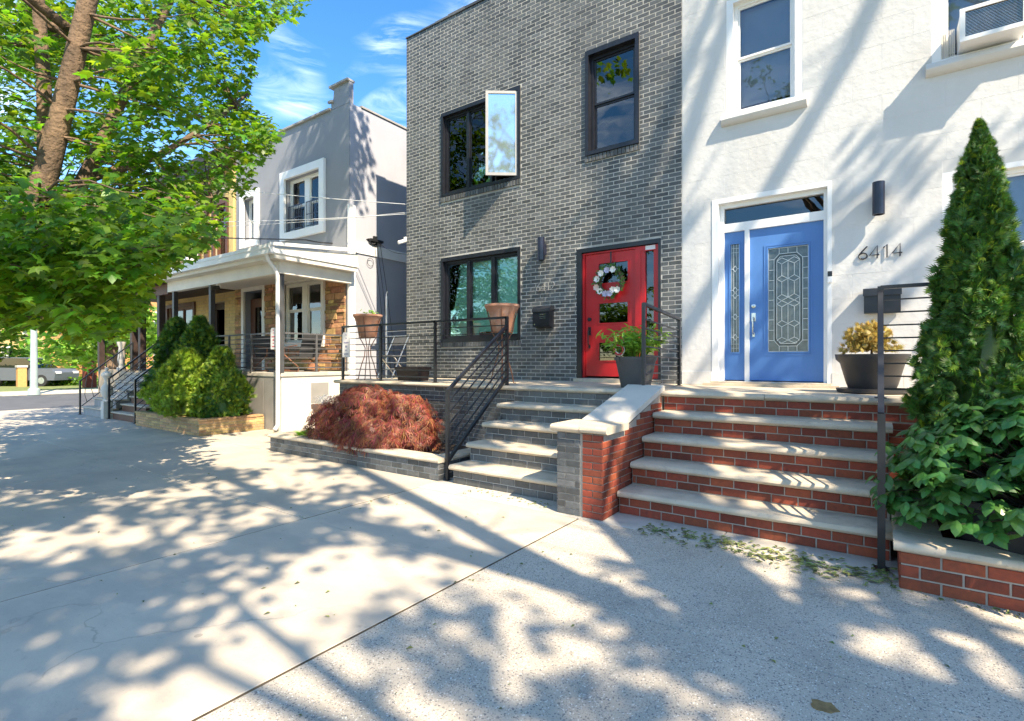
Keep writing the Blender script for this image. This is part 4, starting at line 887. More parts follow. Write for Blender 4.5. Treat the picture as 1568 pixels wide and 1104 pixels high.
# ------------------------------------------------------------------ shade trees by the kerb, above and behind the viewer
def shade_tree(base, top, cx, rad, n, label, seed, thr=0.0, lim=0, nl=46, fr=0.55, limbs=()):
    rr = random.Random(seed); t = thing('street_tree', label, 'tree', base)
    b = Vector(base); tp = Vector(top); c0 = Vector(cx)
    m = MB(); tr = [b + Vector((0, 0, -0.05)), b.lerp(tp, 0.3) + Vector((0.1, 0.05, 0)), b.lerp(tp, 0.65) + Vector((-0.1, 0.1, 0)), tp]
    m.tube(tr, [0.38, 0.27, 0.22, 0.14], 12); ns = [tr[2].lerp(tr[3], k / 4) for k in range(5)]
    for k in range(9):
        a = k * 2.4 + rr.random(); e = c0 + Vector((math.cos(a) * rad[0] * 0.75, math.sin(a) * rad[1] * 0.75, rr.uniform(-0.4, 0.6) * rad[2]))
        pts = curve_pts(tr[2].lerp(tr[3], rr.random()), e, 0.6, rr, 8); m.tube(pts, [0.11, 0.095, 0.08, 0.07, 0.055, 0.045, 0.035, 0.025, 0.012], 8); ns += pts
    for l_ in limbs:
        k = len(l_); m.tube(l_, [0.13 * (1 - i / k) + 0.03 for i in range(k)], 8); ns += [Vector(l_[i]).lerp(Vector(l_[i + 1]), q / 3) for i in range(k - 1) for q in range(3)]
        for i in range(26):
            q = rr.randrange(k - 1); a_ = Vector(l_[q]).lerp(Vector(l_[q + 1]), rr.random()); e = a_ + Vector((rr.uniform(-.9, .9), rr.uniform(-.5, .6), rr.uniform(0.4, 1.6))); m.tube(curve_pts(a_, e, 0.12, rr, 4), [0.022, 0.018, 0.014, 0.010, 0.005], 5, False)
    LVs = Leaves(t, 'shade_leaf', (MAPLE, 0.2, 0.2), 0); k = 0; tries = 0
    while k < n and tries < 20000:
        tries += 1
        d = Vector([rr.uniform(-1, 1) for _ in range(3)])
        if d.length > 1 or d.length < 0.35: continue
        p = c0 + Vector((d.x * rad[0], d.y * rad[1], d.z * rad[2]))
        if noise.noise(p * 0.42 + Vector((seed, 0, 0))) < thr: continue
        q = proj(p)
        if q and -120 < q[0] < 1690 and q[1] > -130: continue
        if blocks(p, 0.12): continue
        k += 1; nd = min(ns, key=lambda a_: (a_ - p).length); m.tube(curve_pts(nd, p, 0.2, rr, 4), [0.03, 0.024, 0.018, 0.012, 0.006], 5, False)
        r_ = rr.uniform(0.35, 0.7)
        for i in range(nl):
            e = Vector((rr.gauss(0, 1), rr.gauss(0, 1), rr.gauss(0, 0.6))).normalized() * r_ * rr.random() ** fr
            LVs.add(p + e, (rr.gauss(0.2, .5), rr.gauss(-0.1, .5), 1), e, rr.uniform(0.075, 0.12))
    LVs.done(); m.build('trunk', 'bark', t, smooth='all', recalc=False)
shade_tree((6.2, -1.0, 0), (5.6, 0.2, 7.5), (5.4, 1.2, 11.2), (5.6, 5.0, 3.0), 122, 'tall street tree by the kerb beyond the right edge, shading the sidewalk', 5, -0.03, limbs=[[(5.6, 0.2, 7.0), (5.2, 2.2, 9.5), (4.6, 4.2, 12.0), (4.3, 5.4, 14.5)], [(5.4, 0.6, 6.5), (4.2, 3.0, 8.5), (3.0, 5.0, 10.5), (2.4, 5.6, 12.8)], [(5.6, 0.4, 7.5), (6.4, 3.0, 11.0), (6.8, 5.0, 14.0), (7.0, 5.6, 16.0)], [(5.5, 0.2, 6.8), (4.6, 0.4, 9.5), (3.2, 0.8, 12.0), (2.6, 0.9, 14.0)], [(5.8, 0.2, 6.8), (6.8, 1.4, 10.0), (7.4, 2.4, 13.5)], [(3.9, 3.6, 9.2), (3.6, 4.6, 11.4), (3.9, 5.4, 13.6)], [(4.9, 3.4, 10.8), (5.4, 4.4, 13.0), (5.5, 5.0, 15.5)], [(5.3, 0.3, 8.0), (3.6, -0.6, 10.5), (2.4, -0.8, 12.5)]])
shade_tree((-0.6, -2.4, -0.1), (-0.8, -2.2, 6.0), (0.2, -2.8, 9.2), (4.8, 3.2, 2.6), 62, 'street tree by the kerb behind the viewer, shading the sidewalk', 9, 0.0)

# ------------------------------------------------------------------ evergreens and shrubs
def sprays(parent, m, fn, n, sz, rr, spread=0.5, up=0.5, lim=0, part='foliage'):
    # each spray: a fan of narrow scale-leaf blades
    vs = []; fs = []
    for k in range(7):
        a = (k - 3) * 0.23; ln = 1.0 - 0.10 * abs(k - 3); dx, dy = math.sin(a), math.cos(a); b = len(vs)
        vs += [(0, 0, 0), (dx * ln * 0.55 - dy * 0.06, dy * ln * 0.55 + dx * 0.06, 0.05), (dx * ln, dy * ln, -0.08), (dx * ln * 0.55 + dy * 0.06, dy * ln * 0.55 - dx * 0.06, 0.05)]
        fs.append((b, b + 1, b + 2, b + 3))
    S = Leaves(parent, m, (vs, fs), lim, rest=part)
    for i in range(n):
        p, d, *kf = fn(rr); kf = kf[0] if kf else 1.0; tip = Vector(d) + Vector((rr.gauss(0, spread), rr.gauss(0, spread), rr.gauss(up, 0.3)))
        nrm = Vector((rr.gauss(0, 1), rr.gauss(0, 1), rr.gauss(0.3, 0.6)))
        S.add(p, nrm, tip, sz * kf * rr.uniform(0.7, 1.3))
    S.done()
ar = thing('arborvitae', 'tall conical dark green evergreen before the white house', 'evergreen tree', (0.72, 5.35, 0.2))
AX, AY = 0.62, 5.35; rr = random.Random(14)
def cone(rr):
    t = rr.random() ** 1.35; z = 0.35 + 2.98 * t; rad = 0.168 * (3.0 * (1 - t)) ** 0.76 + 0.003
    a = rr.uniform(0, 6.28); rad *= (1 + 0.8 * noise.noise(Vector((math.cos(a) * 2.6, math.sin(a) * 2.6, z * 3.6)))) * (0.72 + 0.30 * rr.random() ** 0.5)
    return (AX + rad * math.cos(a), AY + rad * math.sin(a), z), (math.cos(a), math.sin(a), 0.2 + 2.0 * max(0, t - 0.85) / 0.15), 0.5 + 0.5 * min(1, (1 - t) * 3.5)
sprays(ar, 'cedar', cone, 12500, 0.082, rr, 0.6, 0.2)
sprays(ar, 'yellow_cedar', cone, 1500, 0.075, rr, 0.45, 0.5, part='new_growth')
MB().tube([(AX, AY, 0.15), (AX, AY, 1.6), (AX, AY, 3.2)], [0.06, 0.04, 0.01], 8).build('trunk', 'bark', ar, smooth=True)
ic = MB(); ic.lathe((AX, AY, 0.45), [(0.0, -0.1), (0.30, 0.0), (0.27, 0.6), (0.17, 1.5), (0.06, 2.2), (0.0, 2.4)], 14); 
ic.v = [(v[0] + rr.uniform(-.05, .05), v[1] + rr.uniform(-.05, .05), v[2]) for v in ic.v]; ic.build('inner_foliage', 'cedar', ar)
# leafy shrub in black tub
ht = thing('plant_tub', 'black plastic tub standing in the red brick planter', 'plant pot', (0.95, 4.78, 0.2))
MB().lathe((0.85, 4.80, 0.2), [(0.0, 0.0), (0.40, 0.0), (0.50, 0.36), (0.54, 0.36), (0.54, 0.40), (0.48, 0.40), (0.45, 0.33), (0.0, 0.33)], 32).build('tub', 'black_plastic', ht, smooth=True)
MB().lathe((0.85, 4.80, 0.2), [(0.0, 0.345), (0.44, 0.335)], 20).build('potting_soil', 'soil', ht)
sh = thing('leafy_shrub', 'broad leafy green shrub spilling over the red brick planter', 'shrub', (0.95, 4.8, 0.55))
rr = random.Random(31); LS = Leaves(sh, 'shrub_leaf', (OVAL, 0.25, 0.3)); stm = MB(); HC = Vector((1.0, 4.85, 0.60))
for i in range(720):
    a = rr.uniform(0, 6.28); el = rr.uniform(-0.42, 1.45); rad = 1.0 * rr.uniform(0.62, 1.0)
    p = HC + Vector((math.cos(a) * math.cos(el) * rad * 1.08, math.sin(a) * math.cos(el) * rad * 0.80, math.sin(el) * 0.66 * rad + 0.02))
    if p.y < 3.95: p.y = 3.95
    d = (p - HC).normalized()
    stm.tube(curve_pts(HC + Vector((rr.uniform(-.2, .2), rr.uniform(-.2, .2), -0.1)), p, 0.06, rr, 4), [0.006, 0.005, 0.004, 0.003, 0.002], 4, False)
    for k in range(2):
        pk = p - d * 0.075 * k
        for q in range(5 if k == 0 else 4):
            t = q * 6.283 / (5 if k == 0 else 4) + k * 0.8 + i; sz = rr.uniform(0.040, 0.064) * (1.0 if k == 0 else 1.15)
            side = Vector((math.cos(t), math.sin(t), 0)); tip = (side + d * 0.15 + Vector((0, 0, -0.15))); nrm = Vector((d.x * 0.5, d.y * 0.5, 0.9)) + Vector((rr.gauss(0, .25), rr.gauss(0, .25), 0)) + side * 0.35
            LS.add(pk + tip.normalized() * sz * 0.95, nrm, tip, sz)
LS.done(); stm.build('stem', 'twig', sh, recalc=False)
# bright evergreen bushes in the tan planter
def bush(c, rad, h, label, m, m2, n, seed, frac=0.5, lump=0.5):
    rr = random.Random(seed); t = thing('evergreen_bush', label, 'bush', c)
    def f(rr):
        a = rr.uniform(0, 6.28); u = rr.random(); z = h * u; pr_ = rad * (max(0.02, 1 - u ** 1.7) ** 0.62) * (0.82 + 0.18 * math.sin(min(1, u * 5) * 1.57))
        w_ = 1 + lump * noise.noise(Vector((math.cos(a) * 2.2 + seed, math.sin(a) * 2.2, z * 2.4))) * 2
        pr_ *= w_ * (0.8 + 0.22 * rr.random() ** 0.5)
        return (c[0] + pr_ * math.cos(a), c[1] + pr_ * math.sin(a), c[2] + 0.04 + z), (math.cos(a), math.sin(a), 0.5)
    sprays(t, m, f, int(n * (1 - frac)), 0.13, rr, 0.5, 0.45); sprays(t, m2, f, int(n * frac), 0.13, rr, 0.5, 0.5, part='new_growth')
    MB().tube([(c[0], c[1], c[2] - 0.05), (c[0], c[1], c[2] + h * 0.8)], [0.05, 0.015], 8).build('trunk', 'bark', t)
    ic = MB(); ic.lathe(c, [(0.0, 0.02), (rad * 0.72, 0.1), (rad * 0.70, h * 0.55), (rad * 0.35, h * 0.85), (0, h * 0.92)], 14); ic.build('inner_foliage', m, t, smooth=True)
bush((-13.55, 5.5, 0.25), 0.50, 2.15, 'tall dark green evergreen bush at the left end of the tan planter', 'cedar', 'yellow_cedar', 3600, 3, 0.18)
bush((-12.75, 5.65, 0.25), 0.46, 2.15, 'tall green evergreen bush in the middle of the tan planter', 'cedar', 'yellow_cedar', 3600, 5, 0.35)
bush((-12.30, 5.22, 0.25), 0.50, 1.40, 'yellow-green lumpy evergreen bush at the front of the tan planter', 'yellow_cedar', 'yellow_cedar', 4200, 8, 0.5, 0.7)
bush((-11.50, 5.55, 0.25), 0.40, 1.45, 'rounded yellow-green evergreen bush at the right end of the tan planter', 'cedar', 'yellow_cedar', 2600, 12, 0.6)
# red Japanese maple, weeping
jm = thing('weeping_maple', 'weeping dark red Japanese maple in the dark brick planter', 'shrub', (-6.2, 5.45, 0.2))
rr = random.Random(41); V = []; Fc = []
for k in range(7):
    a = (k - 3) * 0.42; ln = 1.0 - 0.12 * abs(k - 3); dx, dy = math.sin(a), math.cos(a); b = len(V)
    V += [(0, 0, 0), (dx * ln * 0.5 - dy * 0.045, dy * ln * 0.5 + dx * 0.045, -0.02), (dx * ln, dy * ln, -0.22), (dx * ln * 0.5 + dy * 0.045, dy * ln * 0.5 - dx * 0.045, -0.02)]; Fc.append((b, b + 1, b + 2, b + 3))
JL = Leaves(jm, 'red_maple_leaf', (V, Fc), 300); jb = MB()
lobes = [((-6.6, 5.35, 0.62), 0.80, 0.60, 0.50), ((-5.95, 5.45, 0.55), 0.66, 0.55, 0.46), ((-7.2, 5.25, 0.45), 0.50, 0.45, 0.34), ((-5.55, 5.5, 0.36), 0.26, 0.30, 0.24), ((-6.2, 5.05, 0.40), 0.7, 0.35, 0.3)]
for (c, ra_, rb_, rz_) in lobes:
    for i in range(int(1500 * ra_)):
        a = rr.uniform(0, 6.28); el = rr.uniform(-0.75, 1.57); q = rr.uniform(0.80, 1.0)
        s_ = 1 + 0.22 * noise.noise(Vector((math.cos(a) * 2 + c[0], math.sin(a) * 2, el * 2)))
        p = Vector(c) + Vector((math.cos(a) * math.cos(el) * ra_, math.sin(a) * math.cos(el) * rb_, math.sin(el) * rz_)) * q * s_
        if p.z < 0.22 or p.y > 6.1: continue
        d = Vector((math.cos(a), math.sin(a), 0)); nrm = Vector((d.x, d.y, 0.9)) + Vector((rr.gauss(0, .35), rr.gauss(0, .35), 0))
        JL.add(p, nrm, d * 0.8 + Vector((rr.gauss(0, .3), rr.gauss(0, .3), -1.0)), rr.uniform(0.08, 0.17))
    for i in range(14):
        a = rr.uniform(0, 6.28); e = Vector(c) + Vector((math.cos(a) * ra_ * 0.8, math.sin(a) * rb_ * 0.8, rr.uniform(-0.1, 0.2)))
        jb.tube([(-6.2, 5.5, 0.15), Vector((-6.2, 5.5, 0.7)).lerp(Vector(c), 0.5), Vector(c) + Vector((0, 0, 0.25)), e], [0.04, 0.025, 0.015, 0.006], 6, False)
JL.done(); jb.build('branch', 'bark', jm, recalc=False)
# ------------------------------------------------------------------ pots on landings
def pot(parent_name, label, c, prof, m, soil_z, soil_r):
    t = thing(parent_name, label, 'plant pot', c); MB().lathe(c, prof, 36).build('pot', m, t, smooth=True)
    MB().lathe(c, [(0.0, soil_z + 0.01), (soil_r, soil_z)], 20).build('potting_soil', 'soil', t); return t
pc = (-2.66, 6.62, FL)
pot('plant_pot', 'grey tapered plant pot on the landing before the red door', pc, [(0, 0), (0.19, 0), (0.26, 0.36), (0.275, 0.36), (0.28, 0.41), (0.255, 0.41), (0.24, 0.35), (0, 0.35)], 'grey_plastic', 0.36, 0.235)
pl = thing('potted_plant', 'bushy light green plant growing in the grey pot by the red door', 'plant', (pc[0], pc[1], FL + 0.36))
rr = random.Random(8); LP = Leaves(pl, 'fresh_leaf', ([(0, -1), (0.20, -0.5), (0.24, 0.1), (0.14, 0.6), (0, 1.0), (-0.14, 0.6), (-0.24, 0.1), (-0.20, -0.5)], 0.3, 0.5)); sm = MB()
for i in range(62):
    a = rr.uniform(0, 6.28); r_ = rr.uniform(0.05, 0.44); e = Vector((pc[0] + math.cos(a) * r_, pc[1] + math.sin(a) * r_, FL + 0.48 + rr.uniform(0.05, 0.40) * (1 - r_ * 0.9)))
    s_ = Vector((pc[0] + math.cos(a) * 0.1, pc[1] + math.sin(a) * 0.1, FL + 0.36)); sm.tube([s_, (s_ + e) / 2 + Vector((0, 0, 0.06)), e], [0.006, 0.005, 0.003], 5, False)
    for k in range(11):
        t = rr.uniform(0.35, 1.0); b_ = rr.uniform(0, 6.28); d = Vector((math.cos(b_), math.sin(b_), rr.uniform(-0.3, 0.5))); sz = rr.uniform(0.05, 0.08)
        p = s_.lerp(e, t) + Vector((0, 0, 0.04)) + d * sz; LP.add(p, Vector((rr.gauss(0, .5), rr.gauss(0, .5), 1)), d, sz)
LP.done(); sm.build('stem', 'fresh_leaf', pl, recalc=False)
sg = thing('garden_stake', 'red scroll ornament with white outline stuck in the grey pot', 'ornament', (-2.80, 6.30, FL + 0.38))
sc_ = []; cx_, cz_ = -2.78, FL + 0.56
for k in range(22): t = -0.4 + k / 21 * 4.9; sc_.append((cx_ + 0.055 * math.cos(t), 6.36, cz_ + 0.055 + 0.058 * math.sin(t)))
for k in range(22): t = 1.2 - k / 21 * 4.6; sc_.append((cx_ + 0.06 * math.cos(t), 6.36, cz_ - 0.06 + 0.062 * math.sin(t)))
MB().tube(sc_, 0.019, 8).build('outline', 'white_paint', sg); MB().tube([(p[0], 6.345, p[2]) for p in sc_], 0.013, 8).build('scroll', 'red_plastic', sg)
MB().tube([(cx_, 6.365, FL + 0.34), (cx_, 6.365, cz_)], 0.005, 6).build('stake', 'black_metal', sg)
pc2 = (-0.08, 7.02, FL)
pot('plant_pot', 'wide black plant pot with saucer under the flat mailbox', pc2, [(0, 0.01), (0.33, 0.01), (0.34, 0.05), (0.22, 0.05), (0.24, 0.10), (0.30, 0.33), (0.34, 0.37), (0.35, 0.43), (0.32, 0.43), (0.29, 0.36), (0, 0.36)], 'black_plastic', 0.37, 0.285)
cf = thing('dwarf_conifer', 'small golden conifer growing in the wide black pot', 'plant', (pc2[0], pc2[1], FL + 0.37)); rr = random.Random(18)
def tuft(rr):
    a = rr.uniform(0, 6.28); el = rr.uniform(-0.1, 1.5); r_ = rr.uniform(0.08, 0.25)
    return (pc2[0] - 0.02 + math.cos(a) * math.cos(el) * r_, pc2[1] + math.sin(a) * math.cos(el) * r_, FL + 0.47 + math.sin(el) * r_ * 1.25), (math.cos(a), math.sin(a), 0.4)
sprays(cf, 'gold_needle', tuft, 620, 0.075, rr, 0.35, 0.3)
MB().tube([(pc2[0], pc2[1], FL + 0.34), (pc2[0], pc2[1], FL + 0.62)], [0.018, 0.008], 6).build('stem', 'twig', cf)
def stand_pot(c, label, plabel):
    t = thing('plant_stand', label, 'plant stand', c, 'wrought iron plant stands on the dark brick landing')
    for k in range(4):
        a = 0.6 + k * 1.5708; ca, sa = math.cos(a), math.sin(a)
        prof = [(0.25, 1.18), (0.19, 0.98), (0.16, 0.80), (0.11, 0.72), (0.05, 0.60), (0.06, 0.45), (0.12, 0.28), (0.16, 0.12), (0.18, 0.01), (0.22, 0.005)]
        MB().tube([(c[0] + r_ * ca, c[1] + r_ * sa, c[2] + z) for r_, z in prof], 0.009, 6).build('leg', 'rusty_iron', t, smooth=True)
    MB().tube([(c[0] + 0.165 * math.cos(k * 0.5236), c[1] + 0.165 * math.sin(k * 0.5236), c[2] + 0.80) for k in range(13)], 0.007, 6).build('ring', 'rusty_iron', t)
    p = (c[0], c[1], c[2] + 0.80)
    pot('terracotta_pot', plabel, p, [(0, 0), (0.13, 0), (0.15, 0.03), (0.205, 0.30), (0.26, 0.385), (0.275, 0.40), (0.275, 0.435), (0.245, 0.435), (0.22, 0.39), (0, 0.38)], 'terracotta', 0.39, 0.215)
    return p
p1 = stand_pot((-4.86, 6.62, FL), 'wrought iron plant stand right of the railing corner post', 'terracotta bowl pot on the iron stand in front of the ground floor window')
p2 = stand_pot((-8.02, 6.58, FL), 'wrought iron plant stand at the left end of the dark brick landing', 'terracotta bowl pot on the iron stand at the left end of the landing')
sp_ = thing('small_plant', 'yellow-green sprig growing in the left terracotta bowl pot', 'plant', (p2[0], p2[1], p2[2] + 0.39)); rr = random.Random(4)
Ls = Leaves(sp_, 'fresh_leaf', (OVAL, 0.3, 0.4), 300)
for i in range(46): a = rr.uniform(0, 6.28); r_ = rr.uniform(0.0, 0.19); Ls.add((p2[0] + 0.05 + math.cos(a) * r_, p2[1] + math.sin(a) * r_, p2[2] + 0.41 + rr.uniform(0, 0.11)), (rr.gauss(0, .5), rr.gauss(0, .5), 1), (math.cos(a), math.sin(a), 0.3), 0.032)
Ls.done()
tp = thing('trough_planter', 'low dark trough planter standing on the dark brick landing', 'planter', (-6.85, 6.62, FL))
MB().prism([(6.52, FL), (6.74, FL), (6.78, FL + 0.2), (6.48, FL + 0.2)], 'x', -7.12, -6.58).box(-7.15, -6.55, 6.465, 6.795, FL + 0.201, FL + 0.245).build('trough', 'dark_brown', tp)
MB().box(-7.08, -6.62, 6.51, 6.75, FL + 0.246, FL + 0.25).build('potting_soil', 'soil', tp)
pc3 = (-8.0, 5.62, 0.19)
pot('plant_pot', 'tall terracotta pot of dry stems at the left end of the dark brick planter', pc3, [(0, 0), (0.15, 0), (0.19, 0.45), (0.225, 0.46), (0.23, 0.54), (0.20, 0.54), (0.185, 0.48), (0, 0.48)], 'terracotta', 0.49, 0.18)
dg = thing('dry_stems', 'pale tangled dry stems in the tall terracotta pot', 'plant', (pc3[0], pc3[1], 0.68)); sm = MB()
for i in range(46):
    a = rr.uniform(0, 6.28); r_ = rr.uniform(0.05, 0.22); sm.tube([(pc3[0], pc3[1], 0.67), (pc3[0] + math.cos(a) * r_ * 0.6, pc3[1] + math.sin(a) * r_ * 0.6, 0.85 + rr.uniform(-.03, .06)), (pc3[0] + math.cos(a + 0.9) * r_, pc3[1] + math.sin(a + 0.9) * r_, 0.78 + rr.uniform(-.06, .06))], 0.004, 4, False)
sm.build('stem', 'petal_white', dg, recalc=False)
hp = thing('broadleaf_plant', 'small low plant with broad pale leaves in the left corner of the dark planter', 'plant', (-7.75, 5.08, 0.2)); Ls = Leaves(hp, 'fresh_leaf', (OVAL, 0.3, 0.5), 300)
for i in range(16): a = i * 2.4; s_ = rr.uniform(0.07, 0.11); Ls.add((-7.75 + math.cos(a) * s_ * 1.1, 5.08 + math.sin(a) * s_ * 1.1, 0.28 + rr.uniform(0, .08)), (-math.cos(a) * .5, -math.sin(a) * .5, 0.8), (math.cos(a), math.sin(a), 0.6), s_)
Ls.done()
rbx = thing('flower_box', 'small red flower box on the sill of the ground floor window', 'flower box', (-6.4, 7.9, 1.9))
MB().prism([(8.17, 1.95), (8.30, 1.95), (8.32, 2.07), (8.15, 2.07)], 'x', -6.55, -6.2).build('box', 'red_plastic', rbx)
# folding chair at the left end of the landing
fc = thing('folding_chair', 'metal folding chair with dark seat behind the left plant stand', 'chair', (-8.1, 7.2, FL)); cx, cy = -8.05, 7.25
MB().cbox(cx - 0.2, cx + 0.2, cy - 0.2, cy + 0.2, FL + 0.44, FL + 0.465, 0.01).build('seat', 'grey_plastic', fc)
for sx in (-1, 1):
    MB().tube([(cx + sx * 0.21, cy - 0.24, FL + 0.01), (cx + sx * 0.21, cy + 0.22, FL + 0.86)], 0.012, 8).build('leg', 'steel', fc)
    MB().tube([(cx + sx * 0.19, cy + 0.24, FL + 0.01), (cx + sx * 0.19, cy - 0.18, FL + 0.46)], 0.012, 8).build('leg', 'steel', fc)
MB().obox((cx, cy + 0.19, FL + 0.75), (1, 0, 0), (0, 0.46, 0.85), (0, -0.85, 0.46), 0.2, 0.09, 0.008).build('backrest', 'grey_plastic', fc)
# notice on the railing posts
def notice(c, label):
    t = thing('notice', label, 'notice', c); x, y, z = c
    MB().prism([(x - 0.11, z), (x + 0.11, z), (x + 0.11, z + 0.42), (x + 0.08, z + 0.46), (x - 0.08, z + 0.46), (x - 0.11, z + 0.42)], 'y', y - 0.004, y).build('sheet', 'paper', t)
    f_ = MB()
    for (u, v, a, b) in ((0, 0.41, 0.015, 0.012), (0, 0.35, 0.015, 0.010), (0, 0.27, 0.07, 0.012), (0, 0.20, 0.03, 0.018), (0, 0.13, 0.025, 0.010), (0, 0.06, 0.06, 0.012)): f_.box(x + u - a, x + u + a, y - 0.006, y - 0.0045, z + v - b, z + v + b)
    f_.build('print', 'ink_blue' if x > -9 else 'paper_ink', t)
notice((-8.06, 6.12, FL + 0.42), 'paper notice tied to the left end of the landing railing'); 
# ------------------------------------------------------------------ grey house with porch
HX0, HX1, HZ = -15.72, -10.42, 7.70
gh = thing('stucco_house', 'grey stucco house with white framed windows, stone front and covered porch', 'house', ((HX0 + HX1) / 2, 8, 0))
wa = (-13.10, -11.55, 4.92, 6.36); wb = (-15.22, -14.62, 4.98, 6.2); wp = (-13.15, -11.42, 1.95, 3.55); dpo = (-15.2, -14.2, 1.2, 3.5)
ops = [wa, wb, wp, dpo]
mb = wall_open(MB(), HX0, HX1, -0.3, HZ, 8.0, 8.28, ops)
mb.box(HX1 - 0.28, HX1, 8.28, 19, -0.3, HZ).box(HX0, HX0 + 0.25, 8.28, 19, -0.3, HZ).box(HX0 + 0.25, HX1 - 0.28, 18.7, 19, -0.3, HZ)
mb.prism([(8.0, HZ), (8.0 + 0.001, HZ + 0.001), (8.001, HZ)], 'x', HX1 - 0.2, HX1).build('wall', 'grey_stucco', gh)
MB().prism([(HX1 - 0.70, HZ + 0.002), (HX1 - 0.002, HZ + 0.002), (HX1 - 0.002, 8.22), (HX1 - 0.58, 8.22), (HX1 - 0.62, 7.95), (HX1 - 0.70, 7.90)], 'y', 7.995, 8.12).build('parapet_pier', 'grey_stucco', gh)
MB().box(HX1 - 0.72, HX1 + 0.01, 7.93, 8.15, 8.221, 8.27).box(HX1 - 0.76, HX1 - 0.60, 7.93, 7.994, 7.86, 7.91).build('pier_cap', 'coping_stone', gh)
MB().box(HX0 - 0.02, HX1 - 0.71, 7.94, 8.32, HZ + 0.002, HZ + 0.05).box(HX1 - 0.3, HX1 + 0.03, 8.34, 19.02, HZ + 0.002, HZ + 0.05).build('coping', 'coping_stone', gh)
MB().box(HX0 + 0.25, HX1 - 0.28, 8.28, 18.7, 7.3, 7.5).build('roof', 'roofing', gh)
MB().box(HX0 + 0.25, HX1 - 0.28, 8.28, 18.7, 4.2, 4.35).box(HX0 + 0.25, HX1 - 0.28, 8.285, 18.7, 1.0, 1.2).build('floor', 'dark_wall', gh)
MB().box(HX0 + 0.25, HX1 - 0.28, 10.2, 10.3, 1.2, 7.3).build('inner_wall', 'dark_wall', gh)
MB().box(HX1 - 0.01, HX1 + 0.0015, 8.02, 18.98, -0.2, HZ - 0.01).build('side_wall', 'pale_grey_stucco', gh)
MB().box(HX1 + 0.002, HX1 + 0.03, 8.16, 19, 4.12, 4.38).build('band', 'white_paint', gh)
MB().box(HX1 + 0.002, HX1 + 0.035, 7.99, 8.15, 0.0, 5.25).box(HX1 - 0.03, HX1 + 0.035, 7.965, 7.989, 0.0, 5.25).build('corner_board', 'white_paint', gh)
for (o, cols) in ((wa, 2), (wb, 1)):
    a, b, c, d = o; trim(gh, a, b, c, d, 8.0, 0.20, 0.07, 'white_paint')
    window(gh, a, b, c, d, 8.12, 'white_paint', cols, True, 0.05, 'sky_glass', 0.1, 'shade', mullion=0.22)
gr = MB()
for (a, b) in ((-13.02, -12.42), (-12.22, -11.62)):
    for k in range(9): gr.bar((a + (b - a) * k / 8, 8.03, 5.0), (a + (b - a) * k / 8, 8.03, 5.62), 0.006)
    gr.bar((a, 8.03, 5.62), (b, 8.03, 5.62), 0.012).bar((a, 8.03, 5.0), (b, 8.03, 5.0), 0.012).bar((a, 8.03, 5.3), (b, 8.03, 5.3), 0.008)
gr.build('window_guard', 'lamp_black', gh)
a, b, c, d = wp
trim(gh, a, b, c, d, 8.0, 0.10, 0.10, 'cream_paint'); window(gh, a, b, c, d, 8.02, 'cream_paint', 2, True, 0.06, 'window_glass', 0.1, 'curtain', mid=0.55, mullion=0.22)
trim(gh, dpo[0], dpo[1], dpo[2], dpo[3], 8.0, 0.13, 0.06, 'cream_paint', 'door_trim')
dd_ = panelled(dpo[0], dpo[1], 1.205, 3.3, 8.16, [(dpo[0] + 0.25, dpo[1] - 0.25, 2.1, 3.05)], 'brown_wood').build('door', 'brown_wood', gh); MB().box(dpo[0] + 0.25, dpo[1] - 0.25, 8.18, 8.186, 2.1, 3.05).build('pane', 'dark_glass', dd_)
# random ashlar stone
stn = Bricks(gh, 'fieldstone', name='stone', rest='stone_courses', seed=77); rr = random.Random(9)
z = 1.27
while z < 3.66:
    h_ = rr.choice([0.06, 0.085, 0.12, 0.16, 0.09]); h_ = min(h_, 3.70 - z); u = 0.0; UL = 5.17
    while u < UL:
        w_ = rr.uniform(0.16, 0.5) * (1.0 if h_ > 0.07 else 1.2); e = min(u + w_, UL)
        def hit(p, q): return any(q > o[0] - 0.1 - HX0 and p < o[1] + 0.1 - HX0 and z + h_ > o[2] - 0.1 and z < o[3] + 0.1 for o in (wp, dpo))
        p, q = u, e
        for o in (wp, dpo):
            A_, B_ = o[0] - 0.105 - HX0, o[1] + 0.105 - HX0
            if z + h_ > o[2] - 0.1 and z < o[3] + 0.1 and q > A_ and p < B_:
                if p < A_: q = A_
                elif q > B_: p = B_
                else: p = q
        if q - p > 0.04:
            if h_ > 0.11 and rr.random() < 0.35: stn.rect((HX0, 8.0, 0), (1, 0, 0), (0, -1, 0), p + 0.008, q - 0.008, z + 0.006, z + h_ / 2 - 0.006, 0.035 + rr.uniform(0, .015)); stn.rect((HX0, 8.0, 0), (1, 0, 0), (0, -1, 0), p + 0.008, q - 0.008, z + h_ / 2 + 0.006, z + h_ - 0.006, 0.035 + rr.uniform(0, .015))
            else: stn.rect((HX0, 8.0, 0), (1, 0, 0), (0, -1, 0), p + 0.008, q - 0.008, z + 0.006, z + h_ - 0.006, 0.04 + rr.uniform(-.01, .02))
        u = e
    z += h_
stn.done()
wall_open(MB(), HX0 + 0.01, HX1 - 0.14, 1.25, 3.7, 7.985, 8.0, [(o[0] - 0.1, o[1] + 0.1, o[2] - 0.1, o[3] + 0.1) for o in (wp, dpo)]).build('stone_bed', 'stone_mortar', gh)
